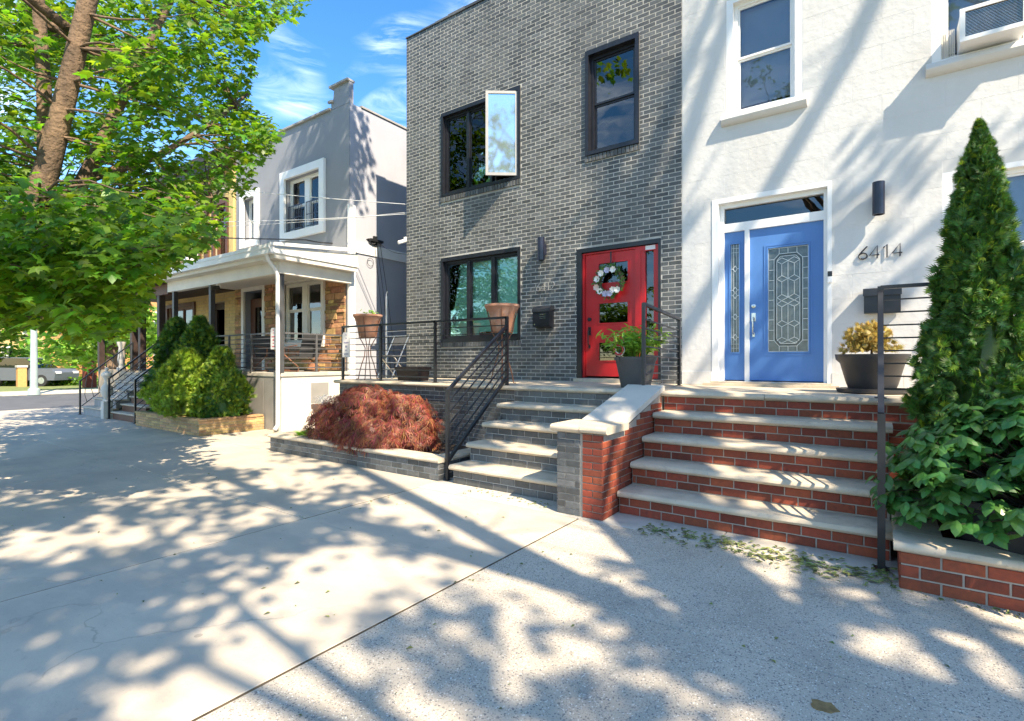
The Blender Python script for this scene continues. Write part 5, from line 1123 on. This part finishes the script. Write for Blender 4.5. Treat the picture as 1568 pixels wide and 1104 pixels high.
# porch
PF = 6.22; PFL = 1.24; PXR = -10.40
pm = MB().box(HX0, PXR - 0.0, PF + 0.03, 7.98, -0.3, PFL - 0.08); pm.build('porch_base', 'cream_paint', gh)
MB().cbox(HX0, PXR + 0.03, PF, 7.99, PFL - 0.079, PFL, 0.01).build('porch_floor', 'pale_concrete', gh)
for k in range(7): MB().box(-14.2 + k * 0.52, -14.2 + k * 0.52 + 0.51, PF + 0.015, PF + 0.03, 0.02 + 0.0, PFL - 0.10).build('base_panel', 'tile_grey', gh)
MB().box(PXR + 0.001, PXR + 0.012, 6.95, 7.40, 0.55, 1.0).build('hatch', 'tile_grey', gh)
# roof: soffit, fascia, gutter, beams
MB().prism([(5.92, 3.60), (8.0, 3.60), (8.0, 4.02), (5.92, 3.80)], 'x', HX0, -10.12).build('porch_roof', 'cream_paint', gh)
MB().box(HX0, -10.10, 5.80, 5.915, 3.68, 3.84).box(HX0, -10.10, 5.785, 5.80, 3.80, 3.87).build('gutter', 'white_paint', gh)
MB().prism([(5.80, 3.84), (8.0, 4.06), (8.0, 4.14), (5.80, 3.90)], 'x', -10.119, -10.06).prism([(5.80, 3.70), (8.0, 3.70), (8.0, 3.80), (5.80, 3.78)], 'x', -10.119, -10.09).build('rake_board', 'white_paint', gh)
MB().box(HX0, -10.32, 6.16, 6.32, 3.34, 3.599).box(-10.48, -10.32, 6.321, 7.98, 3.34, 3.599).build('porch_beam', 'cream_paint', gh)
for x in (-10.42, -13.42, -15.45): MB().cbox(x - 0.055, x + 0.055, 6.185, 6.295, PFL, 3.339, 0.008).build('porch_post', 'black_plastic' if x < -11 else 'grey_plastic', gh)
MB().tube([(-10.32, 5.86, 3.70), (-10.32, 5.90, 3.58), (-10.34, 6.06, 3.42), (-10.355, 6.13, 3.30), (-10.36, 6.14, 2.0), (-10.36, 6.14, 0.15), (-10.34, 6.06, 0.05)], 0.042, 10).build('downspout', 'white_paint', gh, smooth=True)
gr = thing('porch_railing', 'grey metal bar railing round the porch of the grey house', 'railing', (-12, 6.25, PFL))
mat('grey_metal', (0.10, 0.10, 0.105), 0.4, 0.1, 8)
for (p, q) in (((-14.1, 6.25, PFL), (-10.50, 6.25, PFL)), ((-10.42, 6.32, PFL), (-10.42, 7.9, PFL))): rail(gr, p, q, 0.85, 7, 0.018, 0.1, 0.008, 'grey_metal')
for p in ((-14.1, 6.25), (-12.6, 6.25), (-11.6, 6.25), (-10.42, 7.85), (-10.42, 7.1)): post(gr, (p[0], p[1], PFL), 0.85, 'grey_metal')
notice((-10.62, 6.20, PFL + 0.50), 'white paper notice with red print on the porch railing by the downspout')
for (x, y) in ((-10.75, 6.7), (-14.6, 7.2)): pass
for k, (x, y) in enumerate(((-10.55, 5.99), (-12.9, 6.9), (-14.0, 6.9))): MB().lathe((x, y, 3.575), [(0.0, 0), (0.05, 0), (0.06, 0.024)], 14).build('ceiling_light', 'white_paint', gh)
cm = thing('security_camera', 'small security camera under the porch beam of the grey house', 'security camera', (-13.3, 6.5, 3.4)); MB().tube([(-13.1, 6.25, 3.28), (-13.1, 6.05, 3.22)], 0.045, 12).build('body', 'black_plastic', cm); MB().box(-13.12, -13.08, 6.2, 6.28, 3.28, 3.38).build('bracket', 'white_paint', cm)
def lounge(c, label, fl=-1):
    t = thing('porch_chair', label, 'chair', c, 'bent metal chairs on the porch'); x, y, z = c
    for s_ in (-0.27, 0.27): MB().tube([(x + fl * 0.35, y + s_, z + 0.02), (x - fl * 0.25, y + s_, z + 0.02), (x - fl * 0.28, y + s_, z + 0.1), (x + fl * 0.28, y + s_, z + 0.38), (x + fl * 0.30, y + s_, z + 0.56), (x - fl * 0.2, y + s_, z + 0.60)], 0.014, 8).build('frame', 'rusty_iron', t, smooth=True)
    MB().obox((x, y, z + 0.36), (1, 0, -0.1 * fl), (0, 1, 0), (0.1 * fl, 0, 1), 0.25, 0.25, 0.012).build('seat', 'grey_plastic', t)
    MB().obox((x - fl * 0.33, y, z + 0.60), (-0.35 * fl, 0, 1), (0, 1, 0), (1, 0, 0.35 * fl), 0.28, 0.25, 0.012).build('backrest', 'grey_plastic', t)
lounge((-12.1, 7.0, PFL), 'bent metal porch chair before the porch window', 1); lounge((-10.95, 7.1, PFL), 'bent metal porch chair nearest the open end of the porch', -1)
# tan brick planter
tpn = thing('brick_planter', 'low tan brick planter round the evergreen bushes', 'planter', (-12.6, 5.0, 0))
TX0, TX1, TY = -14.1, -11.0, 4.86
MB().box(TX0, TX1 - 0.01, TY + 0.01, TY + 0.15, -0.1, 0.29).box(TX1 - 0.16, TX1 - 0.01, TY + 0.15, 6.2, -0.1, 0.29).box(TX0, TX0 + 0.15, TY + 0.15, 6.2, -0.1, 0.29).build('core', 'tan_mortar', tpn)
MB().box(TX0 + 0.15, TX1 - 0.16, TY + 0.15, 6.21, -0.1, 0.25).build('soil', 'soil', tpn)
G = Bricks(tpn, 'tan_brick', seed=61); G.panel((TX0, TY + 0.01, 0), (1, 0, 0), (0, -1, 0), TX1 - TX0, 0.0, 0.29, bh=0.058, bw=0.29); G.panel((TX1 - 0.01, TY, 0), (0, 1, 0), (1, 0, 0), 1.35, 0.0, 0.29, bh=0.058, bw=0.29); G.done()
for k in range(8): MB().cbox(TX0 - 0.01 + k * 0.39, TX0 - 0.01 + k * 0.39 + 0.385, TY - 0.015, TY + 0.17, 0.291, 0.33, 0.008).build('capstone', 'tan_brick', tpn)
for k in range(3): MB().cbox(TX1 - 0.18, TX1 + 0.015, TY + 0.175 + k * 0.385, TY + 0.555 + k * 0.385, 0.291, 0.33, 0.008).build('capstone', 'tan_brick', tpn)
# steps of the grey house
s2 = thing('porch_steps', 'brown stone steps with black handrails left of the tan planter', 'steps', (-15, 5.6, 0))
for i in range(6):
    MB().box(-16.1, -14.6, 5.05 + i * 0.2, 6.3, i * 0.19, i * 0.19 + 0.15).build('riser', 'brown_wood', s2); bull(MB(), -16.15, -14.55, 5.02 + i * 0.2, 5.30 + i * 0.2, i * 0.19 + 0.19, 0.04, seed=i).build('tread', 'limestone', s2)
h2 = thing('stair_railing', 'black handrails on the brown steps beside the evergreen bushes', 'railing', (-15.3, 5.0, 0))
for x in (-14.52, -16.2):
    post(h2, (x, 5.0, 0), 1.05); post(h2, (x, 6.25, PFL), 0.9)
    for k in range(6): MB().bar((x, 5.0, 0.25 + 0.78 * k / 5), (x, 6.25, PFL + 0.1 + 0.78 * k / 5), 0.018 if k == 5 else 0.008).build('top_rail' if k == 5 else 'bar', 'black_metal', h2)
for x in (-16.2,):
    sc2 = MB()
    for k in range(9):
        for q in range(3):
            cy = 5.12 + k * 0.13; cz = 0.42 + k * 0.125 + q * 0.2
            sc2.tube([(x - 0.02, cy + 0.055 * math.cos(t * 0.7) * (1 - t * 0.06), cz + 0.055 * math.sin(t * 0.7) * (1 - t * 0.06)) for t in range(11)], 0.007, 4, False)
    sc2.build('scrollwork', 'steel', h2, recalc=False)
# ------------------------------------------------------------------ yellow house next door and its porch
YX0, YX1 = -21.2, HX0 - 0.02
yh = thing('brick_house', 'yellow brick house with brown window frames and dark brown porch', 'house', ((YX0 + YX1) / 2, 8, 0))
yo = [(-17.0, -16.25, 4.7, 6.3), (-19.0, -18.0, 4.7, 6.3), (-20.7, -19.9, 4.7, 6.3), (-17.4, -16.4, 1.2, 3.3), (-20.3, -18.4, 1.9, 3.3)]
mb = wall_open(MB(), YX0, YX1, -0.3, 7.55, 8.0, 8.28, yo); mb.box(YX0, YX0 + 0.25, 8.28, 19, -0.3, 7.55).box(YX0 + 0.25, YX1, 18.7, 19, -0.3, 7.55).build('wall', 'tan_mortar', yh)
B = Bricks(yh, 'yellow_wall', limit=300, seed=91); B.panel((YX0, 8.0, 0), (1, 0, 0), (0, -1, 0), YX1 - YX0, 1.2, 7.55, [(a - YX0, b - YX0, c, d) for a, b, c, d in yo], bw=0.3, bh=0.1); B.done()
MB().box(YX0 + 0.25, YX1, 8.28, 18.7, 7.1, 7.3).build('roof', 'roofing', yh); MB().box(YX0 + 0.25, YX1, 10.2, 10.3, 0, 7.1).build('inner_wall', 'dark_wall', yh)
for x in (YX1 - 0.28, -17.6, -20.9): MB().box(x, x + 0.26, 7.93, 7.985, 3.9, 7.54).build('pilaster', 'brown_wood' if x > -17.8 and x < -17 else 'yellow_wall', yh)
MB().box(YX0 - 0.1, YX1, 7.55, 8.3, 7.551, 7.75).box(YX0 - 0.1, YX1, 7.65, 8.0, 7.30, 7.55).build('cornice', 'dark_brown', yh)
for (a, b, c, d) in yo[:3] + yo[4:]: trim(yh, a, b, c, d, 7.99, 0.12, 0.05, 'brown_wood'); window(yh, a, b, c, d, 8.06, 'brown_wood', 1 if b - a < 1.2 else 2, True, 0.06, 'dark_glass', 0.1, 'shade')
a, b, c, d = yo[3]; dd_ = panelled(a, b, 1.2, 3.3, 8.15, [(a + 0.2, b - 0.2, 2.0, 3.1)], 'dark_brown').build('door', 'dark_brown', yh)
MB().box(YX0, YX1, 6.25, 7.98, -0.3, 1.2).build('porch_base', 'tan_mortar', yh)
MB().prism([(5.85, 3.58), (8.0, 3.58), (8.0, 4.1), (5.85, 3.78)], 'x', YX0, YX1).box(YX0, YX1, 5.76, 5.849, 3.66, 3.82).build('porch_roof', 'dark_brown', yh)
MB().box(YX0, YX1, 6.18, 6.36, 3.30, 3.579).build('porch_beam', 'brown_wood', yh)
for x in (-16.4, -17.7, -18.3, -21.0): MB().cbox(x - 0.08, x + 0.08, 6.19, 6.35, 1.2, 3.30, 0.01).build('porch_post', 'dark_brown', yh)
acy = thing('air_conditioner', 'white air conditioner in an upper window of the yellow brick house', 'air conditioner', (-18.4, 7.9, 4.7)); MB().cbox(-18.75, -18.2, 7.68, 8.1, 4.74, 5.12, 0.01).build('casing', 'white_paint', acy)
f_ = MB()
for k in range(9): f_.box(-18.7, -18.25, 7.672, 7.679, 4.80 + k * 0.032, 4.812 + k * 0.032)
f_.build('grille', 'steel', acy)
s3 = thing('stone_steps', 'grey stone steps beside the white balustrade at the far left house', 'steps', (-18.2, 5.5, 0))
for i in range(5): MB().box(-18.1, -16.5, 5.0 + i * 0.25, 6.3, i * 0.23, i * 0.23 + 0.19).build('riser', 'coping_stone', s3); bull(MB(), -18.15, -16.48, 4.96 + i * 0.25, 5.30 + i * 0.25, i * 0.23 + 0.23, 0.045, seed=i + 7).build('tread', 'limestone', s3)
b3 = thing('stair_railing', 'thin curved black iron railing on the grey stone steps', 'railing', (-18.15, 5.0, 0))
post(b3, (-18.2, 4.95, 0), 0.95); post(b3, (-18.2, 6.2, 1.2), 0.85); MB().bar((-18.2, 4.95, 0.93), (-18.2, 6.2, 2.02), 0.014).bar((-18.2, 4.95, 0.2), (-18.2, 6.2, 1.3), 0.010).build('top_rail', 'black_metal', b3)
for k in range(1, 8):
    y = 4.95 + 1.25 * k / 8; z = 0.2 + 1.1 * k / 8; MB().tube([(-18.2, y, z), (-18.2, y - 0.05, z + 0.2), (-18.2, y - 0.03, z + 0.5), (-18.2, y, z + 0.73)], 0.008, 5).build('baluster', 'black_metal', b3)
bl3 = thing('balustrade_pillar', 'white carved stone pillar with urn at the foot of the brown steps', 'pillar', (-16.35, 4.95, 0))
MB().box(-16.45, -16.25, 4.9, 5.1, 0, 0.45).build('plinth', 'white_slab', bl3); MB().lathe((-16.35, 5.0, 0.45), [(0.10, 0), (0.06, 0.06), (0.14, 0.24), (0.12, 0.36), (0.06, 0.46), (0.05, 0.55), (0.12, 0.66), (0.11, 0.72), (0.03, 0.78), (0.05, 0.84), (0, 0.88)], 18).build('urn', 'white_slab', bl3, smooth=True)
cw = thing('porch_column', 'white turned column on the brown porch wall at the far left', 'column', (-18.6, 6.2, 1.2)); MB().lathe((-18.75, 6.1, 1.2), [(0.12, 0), (0.12, 0.08), (0.07, 0.12), (0.10, 0.35), (0.07, 0.7), (0.11, 0.78), (0.12, 0.86), (0, 0.87)], 16).build('shaft', 'white_slab', cw, smooth=True)
# gate in the gap
gt = thing('white_gate', 'white metal gate post and rails in the gap between grey and brick houses', 'gate', (-9.4, 8.6, 0)); gx = -9.73; gy = 8.55
MB().tube([(gx, gy, 1.0), (gx, gy, 3.05)], 0.022, 8).tube([(gx, gy, 3.05), (gx - 0.01, gy, 3.1), (gx + 0.03, gy, 3.16)], 0.014, 6).build('post', 'white_paint', gt)
MB().tube([(-8.60, gy, 0), (-8.60, gy, 2.3)], 0.022, 8).build('post', 'white_paint', gt)
for z in (1.3, 1.45, 1.6, 1.75, 1.9, 2.08, 2.2): MB().bar((gx, gy, z), (-8.6, gy, z), 0.008).build('rail', 'white_paint', gt)
MB().tube([(gx, gy, 0), (gx, gy, 1.0)], 0.022, 8).build('post', 'white_paint', gt)
# cables
def wire(label, pts, r_, m, sag=0.0, n=24, name='cable', grp=None):
    P_ = []
    for i in range(len(pts) - 1):
        a = Vector(pts[i]); b = Vector(pts[i + 1])
        for k in range(n): t = k / n; q = a.lerp(b, t); q.z -= sag * 4 * t * (1 - t); P_.append(q)
    P_.append(Vector(pts[-1])); return MB().tube(P_, r_, 5).build(name, m, label=label, cat='cable', group=grp, recalc=False)
wire('pale overhead cable sloping across the grey house to the brick house, upper one', [(-30, 1.5, 9.8), (-8.5, 8.05, 4.93)], 0.009, 'pale_cable', 0.35)
wire('pale overhead cable crossing the grey house just below the upper one', [(-30, 1.8, 7.6), (-8.5, 8.05, 4.72)], 0.009, 'pale_cable', 0.55)
wire('second thin pale cable beside the lower overhead cable', [(-30, 2.6, 7.4), (-8.5, 8.06, 4.76)], 0.006, 'pale_cable', 0.62)
wire('thick black service cable running across the grey house to the side wall', [(-30, 2.2, 6.6), (-11.6, 7.6, 4.48), (-10.37, 8.55, 4.52), (-10.33, 8.75, 4.50)], 0.016, 'cable', 0.1)
for k, (ya, yb) in enumerate(((8.72, 9.05), (8.80, 9.2), (8.9, 9.35))): wire(('first', 'second', 'third')[k] + ' black cable hanging down the side wall from the cable bracket', [(-10.38, ya, 4.5), (-10.38, (ya + yb) / 2, 3.3), (-10.38, yb, 1.9), (-10.38, yb + 0.1, 0.6)], 0.006, 'cable', 0.0, 6)
wire('thin black cable from the bracket to the brick house corner', [(-10.36, 8.8, 4.5), (-8.55, 8.7, 4.15)], 0.006, 'cable', 0.25)
wire('coil of black cable on the grey side wall', [(-10.38, 8.6 + 0.10 * math.cos(t), 3.95 + 0.10 * math.sin(t)) for t in [k * 0.45 for k in range(15)]], 0.006, 'cable', 0, 1)
cbk = thing('cable_bracket', 'black cable bracket bolted to the side wall of the grey house', 'bracket', (-10.38, 8.75, 4.45)); MB().box(-10.42, -10.30, 8.55, 8.95, 4.47, 4.53).box(-10.41, -10.36, 8.7, 8.8, 4.38, 4.62).build('arm', 'black_metal', cbk)
cm2 = thing('security_camera', 'small white security camera on the left corner of the brick house', 'security camera', (-8.5, 7.9, 4.2)); MB().tube([(-8.50, 8.0, 4.12), (-8.56, 7.85, 4.06)], 0.04, 10).build('body', 'white_paint', cm2); MB().box(-8.52, -8.46, 7.97, 8.02, 4.1, 4.2).build('bracket', 'white_paint', cm2)
# ------------------------------------------------------------------ far end of the street
lp = thing('lamp_post', 'pale grey green street lamp post at the far corner', 'street lamp', at(52, 604, 22.8)); b = at(52, 604, 22.8); b.z = 0
MB().tube([b, b + Vector((0, 0, 0.25)), b + Vector((0, 0, 0.3)), b + Vector((0, 0, 5.5))], [0.22, 0.21, 0.14, 0.09], 12).build('pole', 'pole_paint', lp, smooth=True)
MB().tube([b + Vector((0, 0, 5.4)), b + Vector((0.3, 0, 5.8)), b + Vector((1.2, 0, 6.0))], 0.05, 8).build('arm', 'pole_paint', lp); MB().cbox(b.x + 1.0, b.x + 1.6, b.y - 0.12, b.y + 0.12, 5.9, 6.05, 0.02).build('lamp_head', 'pole_paint', lp)
def pier_(x, y, zd, w_, h_, label, m='orange_brick'):
    c = at(x, y, zd); t = thing('brick_post', label, 'post', (c.x, c.y, 0)); MB().cbox(c.x - w_, c.x + w_, c.y - w_, c.y + w_, 0, h_, 0.02).build('shaft', m, t)
    MB().cbox(c.x - w_ * 1.2, c.x + w_ * 1.2, c.y - w_ * 1.2, c.y + w_ * 1.2, h_ + 0.002, h_ + 0.12, 0.02).build('cap', 'pale_concrete', t)
pier_(33, 590, 30, 0.2, 1.1, 'short brick gate post with pale cap left of the lamp post'); pier_(137, 590, 29, 0.26, 2.2, 'red brick gate post across the side street', 'red_brick')
def far_house(x0, x1, zd, top, wall_m, label, wins, y0=600, roofm='dark_brown'):
    a = at(x0, y0, zd); b_ = at(x1, y0, zd); d = (b_ - a); d.z = 0; ln = d.length; d.normalize(); nn = Vector((d.y, -d.x, 0)); a.z = 0
    t = thing('far_house', label, 'house', tuple(a + d * ln / 2)); cc = a + d * ln / 2 - nn * 3.0
    MB().obox((cc.x, cc.y, top / 2), d, nn, (0, 0, 1), ln / 2, 3.0, top / 2).build('wall', wall_m, t)
    MB().obox((cc.x, cc.y, top + 0.16), d, nn, (0, 0, 1), ln / 2 + 0.15, 3.15, 0.15).build('roof', roofm, t)
    for (u, z, w_, h_) in wins:
        c = a + d * ln * u + nn * 0.02; wd = MB().obox((c.x, c.y, z), d, nn, (0, 0, 1), w_, 0.04, h_).build('window', 'white_paint', t)
        c = c + nn * 0.05
        for s_ in (-1, 1): MB().obox((c.x, c.y, z + s_ * h_ * 0.46), d, nn, (0, 0, 1), w_ * 0.86, 0.012, h_ * 0.40).build('pane', 'dark_glass', wd)
far_house(-300, 66, 48, 6.2, 'yellow_wall', 'pale yellow house beyond the parked car', [(0.5, 2, .5, .8), (0.7, 2, .5, .8), (0.85, 2, .5, .8), (0.94, 4.6, .5, .7), (0.8, 4.6, .5, .7)])
far_house(66, 102, 42, 5.6, 'orange_brick', 'orange brick house behind the lamp post', [(0.5, 4.3, 0.5, 0.6)])
far_house(104, 190, 46, 6.0, 'cream_paint', 'cream house across the side street', [(0.25, 1.7, .6, .8), (0.6, 1.7, .6, .8), (0.25, 4.4, .6, .7), (0.6, 4.4, .6, .7)])
far_house(190, 300, 44, 6.8, 'orange_brick', 'brick house far behind the brown porch', [(0.2, 2, .5, .8), (0.5, 2, .5, .8), (0.2, 4.8, .5, .8), (0.5, 4.8, .5, .8)])
def far_tree(x, y, zd, h_, rad, label, m, seed, n=1500, tr=0.12):
    rr = random.Random(seed); c = at(x, y, zd); c.z = 0; t = thing('garden_tree', label, 'tree', tuple(c))
    MB().tube([c, c + Vector((0.05, 0, h_ * 0.4)), c + Vector((-0.05, 0.1, h_ * 0.8))], [tr, tr * 0.8, tr * 0.3], 8).build('trunk', 'bark', t)
    L_ = Leaves(t, m, (OVAL, 0.2, 0.2), 0, rest='crown')
    cs_ = [Vector((rr.gauss(0, 0.5), rr.gauss(0, 0.5), rr.gauss(0, 0.4))) for _ in range(16)]
    for i in range(n):
        q = rr.choice(cs_); e = Vector((rr.gauss(0, 1), rr.gauss(0, 1), rr.gauss(0, 1))).normalized() * rr.random() ** 0.4 * 0.45; d = (q + e) * rad
        L_.add(c + Vector((d.x, d.y, h_ - rad * 0.8 + d.z)), (rr.gauss(0, 1), rr.gauss(0, 1), 1), (rr.gauss(0, 1), rr.gauss(0, 1), 0), rad * 0.085)
    L_.done()
far_tree(15, 590, 34, 3.4, 1.7, 'small yellow-green garden tree left of the brick gate post', 'fresh_leaf', 1, 900)
far_tree(112, 590, 33, 3.6, 1.5, 'small yellow-green garden tree between lamp post and red gate post', 'fresh_leaf', 2, 800)
far_tree(172, 603, 27, 5.2, 2.2, 'street tree with dark trunk across the side street', 'fresh_leaf', 3, 2200, 0.34)
far_tree(205, 590, 36, 4.4, 1.9, 'green garden tree far behind the brown porch', 'maple_leaf', 4)
far_tree(-60, 590, 30, 6.5, 3.2, 'green street tree beyond the left edge', 'maple_leaf', 6, 2600)
far_tree(60, 590, 60, 9.5, 4.5, 'large green tree behind the far houses', 'maple_leaf', 7, 2600, 0.3)
far_tree(160, 590, 62, 10, 4.8, 'large dark green tree behind the cream house', 'maple_leaf', 8, 2600, 0.3)
hg = thing('hedge', 'low green hedge and flower bed along the far garden', 'hedge', tuple(at(90, 595, 30))); rr = random.Random(3); L_ = Leaves(hg, 'maple_leaf', (OVAL, 0.2, 0.2), 0)
for i in range(2600):
    p = at(rr.uniform(-30, 150), 590, rr.uniform(31, 33)); hh = 0.5 + 0.35 * noise.noise(p * 0.7); p.z = rr.uniform(0, max(0.15, hh)); L_.add(p, (rr.gauss(0, 1), rr.gauss(0, 1), 1), (rr.gauss(0, 1), 0, 1), 0.09)
L_.done()
# parked car, far left
cc = at(48, 590, 31); car = thing('parked_car', 'grey car parked in the far driveway behind the lamp post', 'car', (cc.x, cc.y, 0))
d = Vector((CT, ST, 0)); n_ = Vector((-ST, CT, 0))
def cpt(u, v, z): q = cc + d * u + n_ * v; return (q.x, q.y, z)
def cprism(prof, v0, v1): 
    s = MB(); k = len(prof); s.add([cpt(u, v0, z) for u, z in prof] + [cpt(u, v1, z) for u, z in prof], [tuple(range(k)), tuple(range(2 * k - 1, k - 1, -1))] + [(i, i + k, (i + 1) % k + k, (i + 1) % k) for i in range(k)]); return s
cprism([(-2.1, 0.35), (2.1, 0.35), (2.15, 0.8), (1.9, 1.0), (1.1, 1.05), (-1.9, 1.1), (-2.12, 0.95)], -0.85, 0.85).build('body', 'car_grey', car)
cprism([(-1.75, 1.1), (0.95, 1.05), (0.35, 1.62), (-1.4, 1.65)], -0.74, 0.74).build('cabin', 'dark_glass', car); cprism([(-1.42, 1.64), (0.38, 1.61), (0.3, 1.67), (-1.35, 1.70)], -0.72, 0.72).build('roof', 'car_grey', car)
for u in (-1.35, 1.35):
    for v in (-0.86, 0.72):
        wl = MB().tube([cpt(u, v, 0.34), cpt(u, v + 0.18, 0.34)], 0.34, 18).build('wheel', 'rubber', car); MB().tube([cpt(u, v - 0.01, 0.34), cpt(u, v + 0.19, 0.34)], 0.19, 12).build('rim', 'steel', wl)
MB().obox(cpt(2.13, -0.6, 0.8), d, n_, (0, 0, 1), 0.03, 0.18, 0.07).build('headlight', 'paper', car); MB().obox(cpt(2.13, 0.6, 0.8), d, n_, (0, 0, 1), 0.03, 0.18, 0.07).build('headlight', 'paper', car)
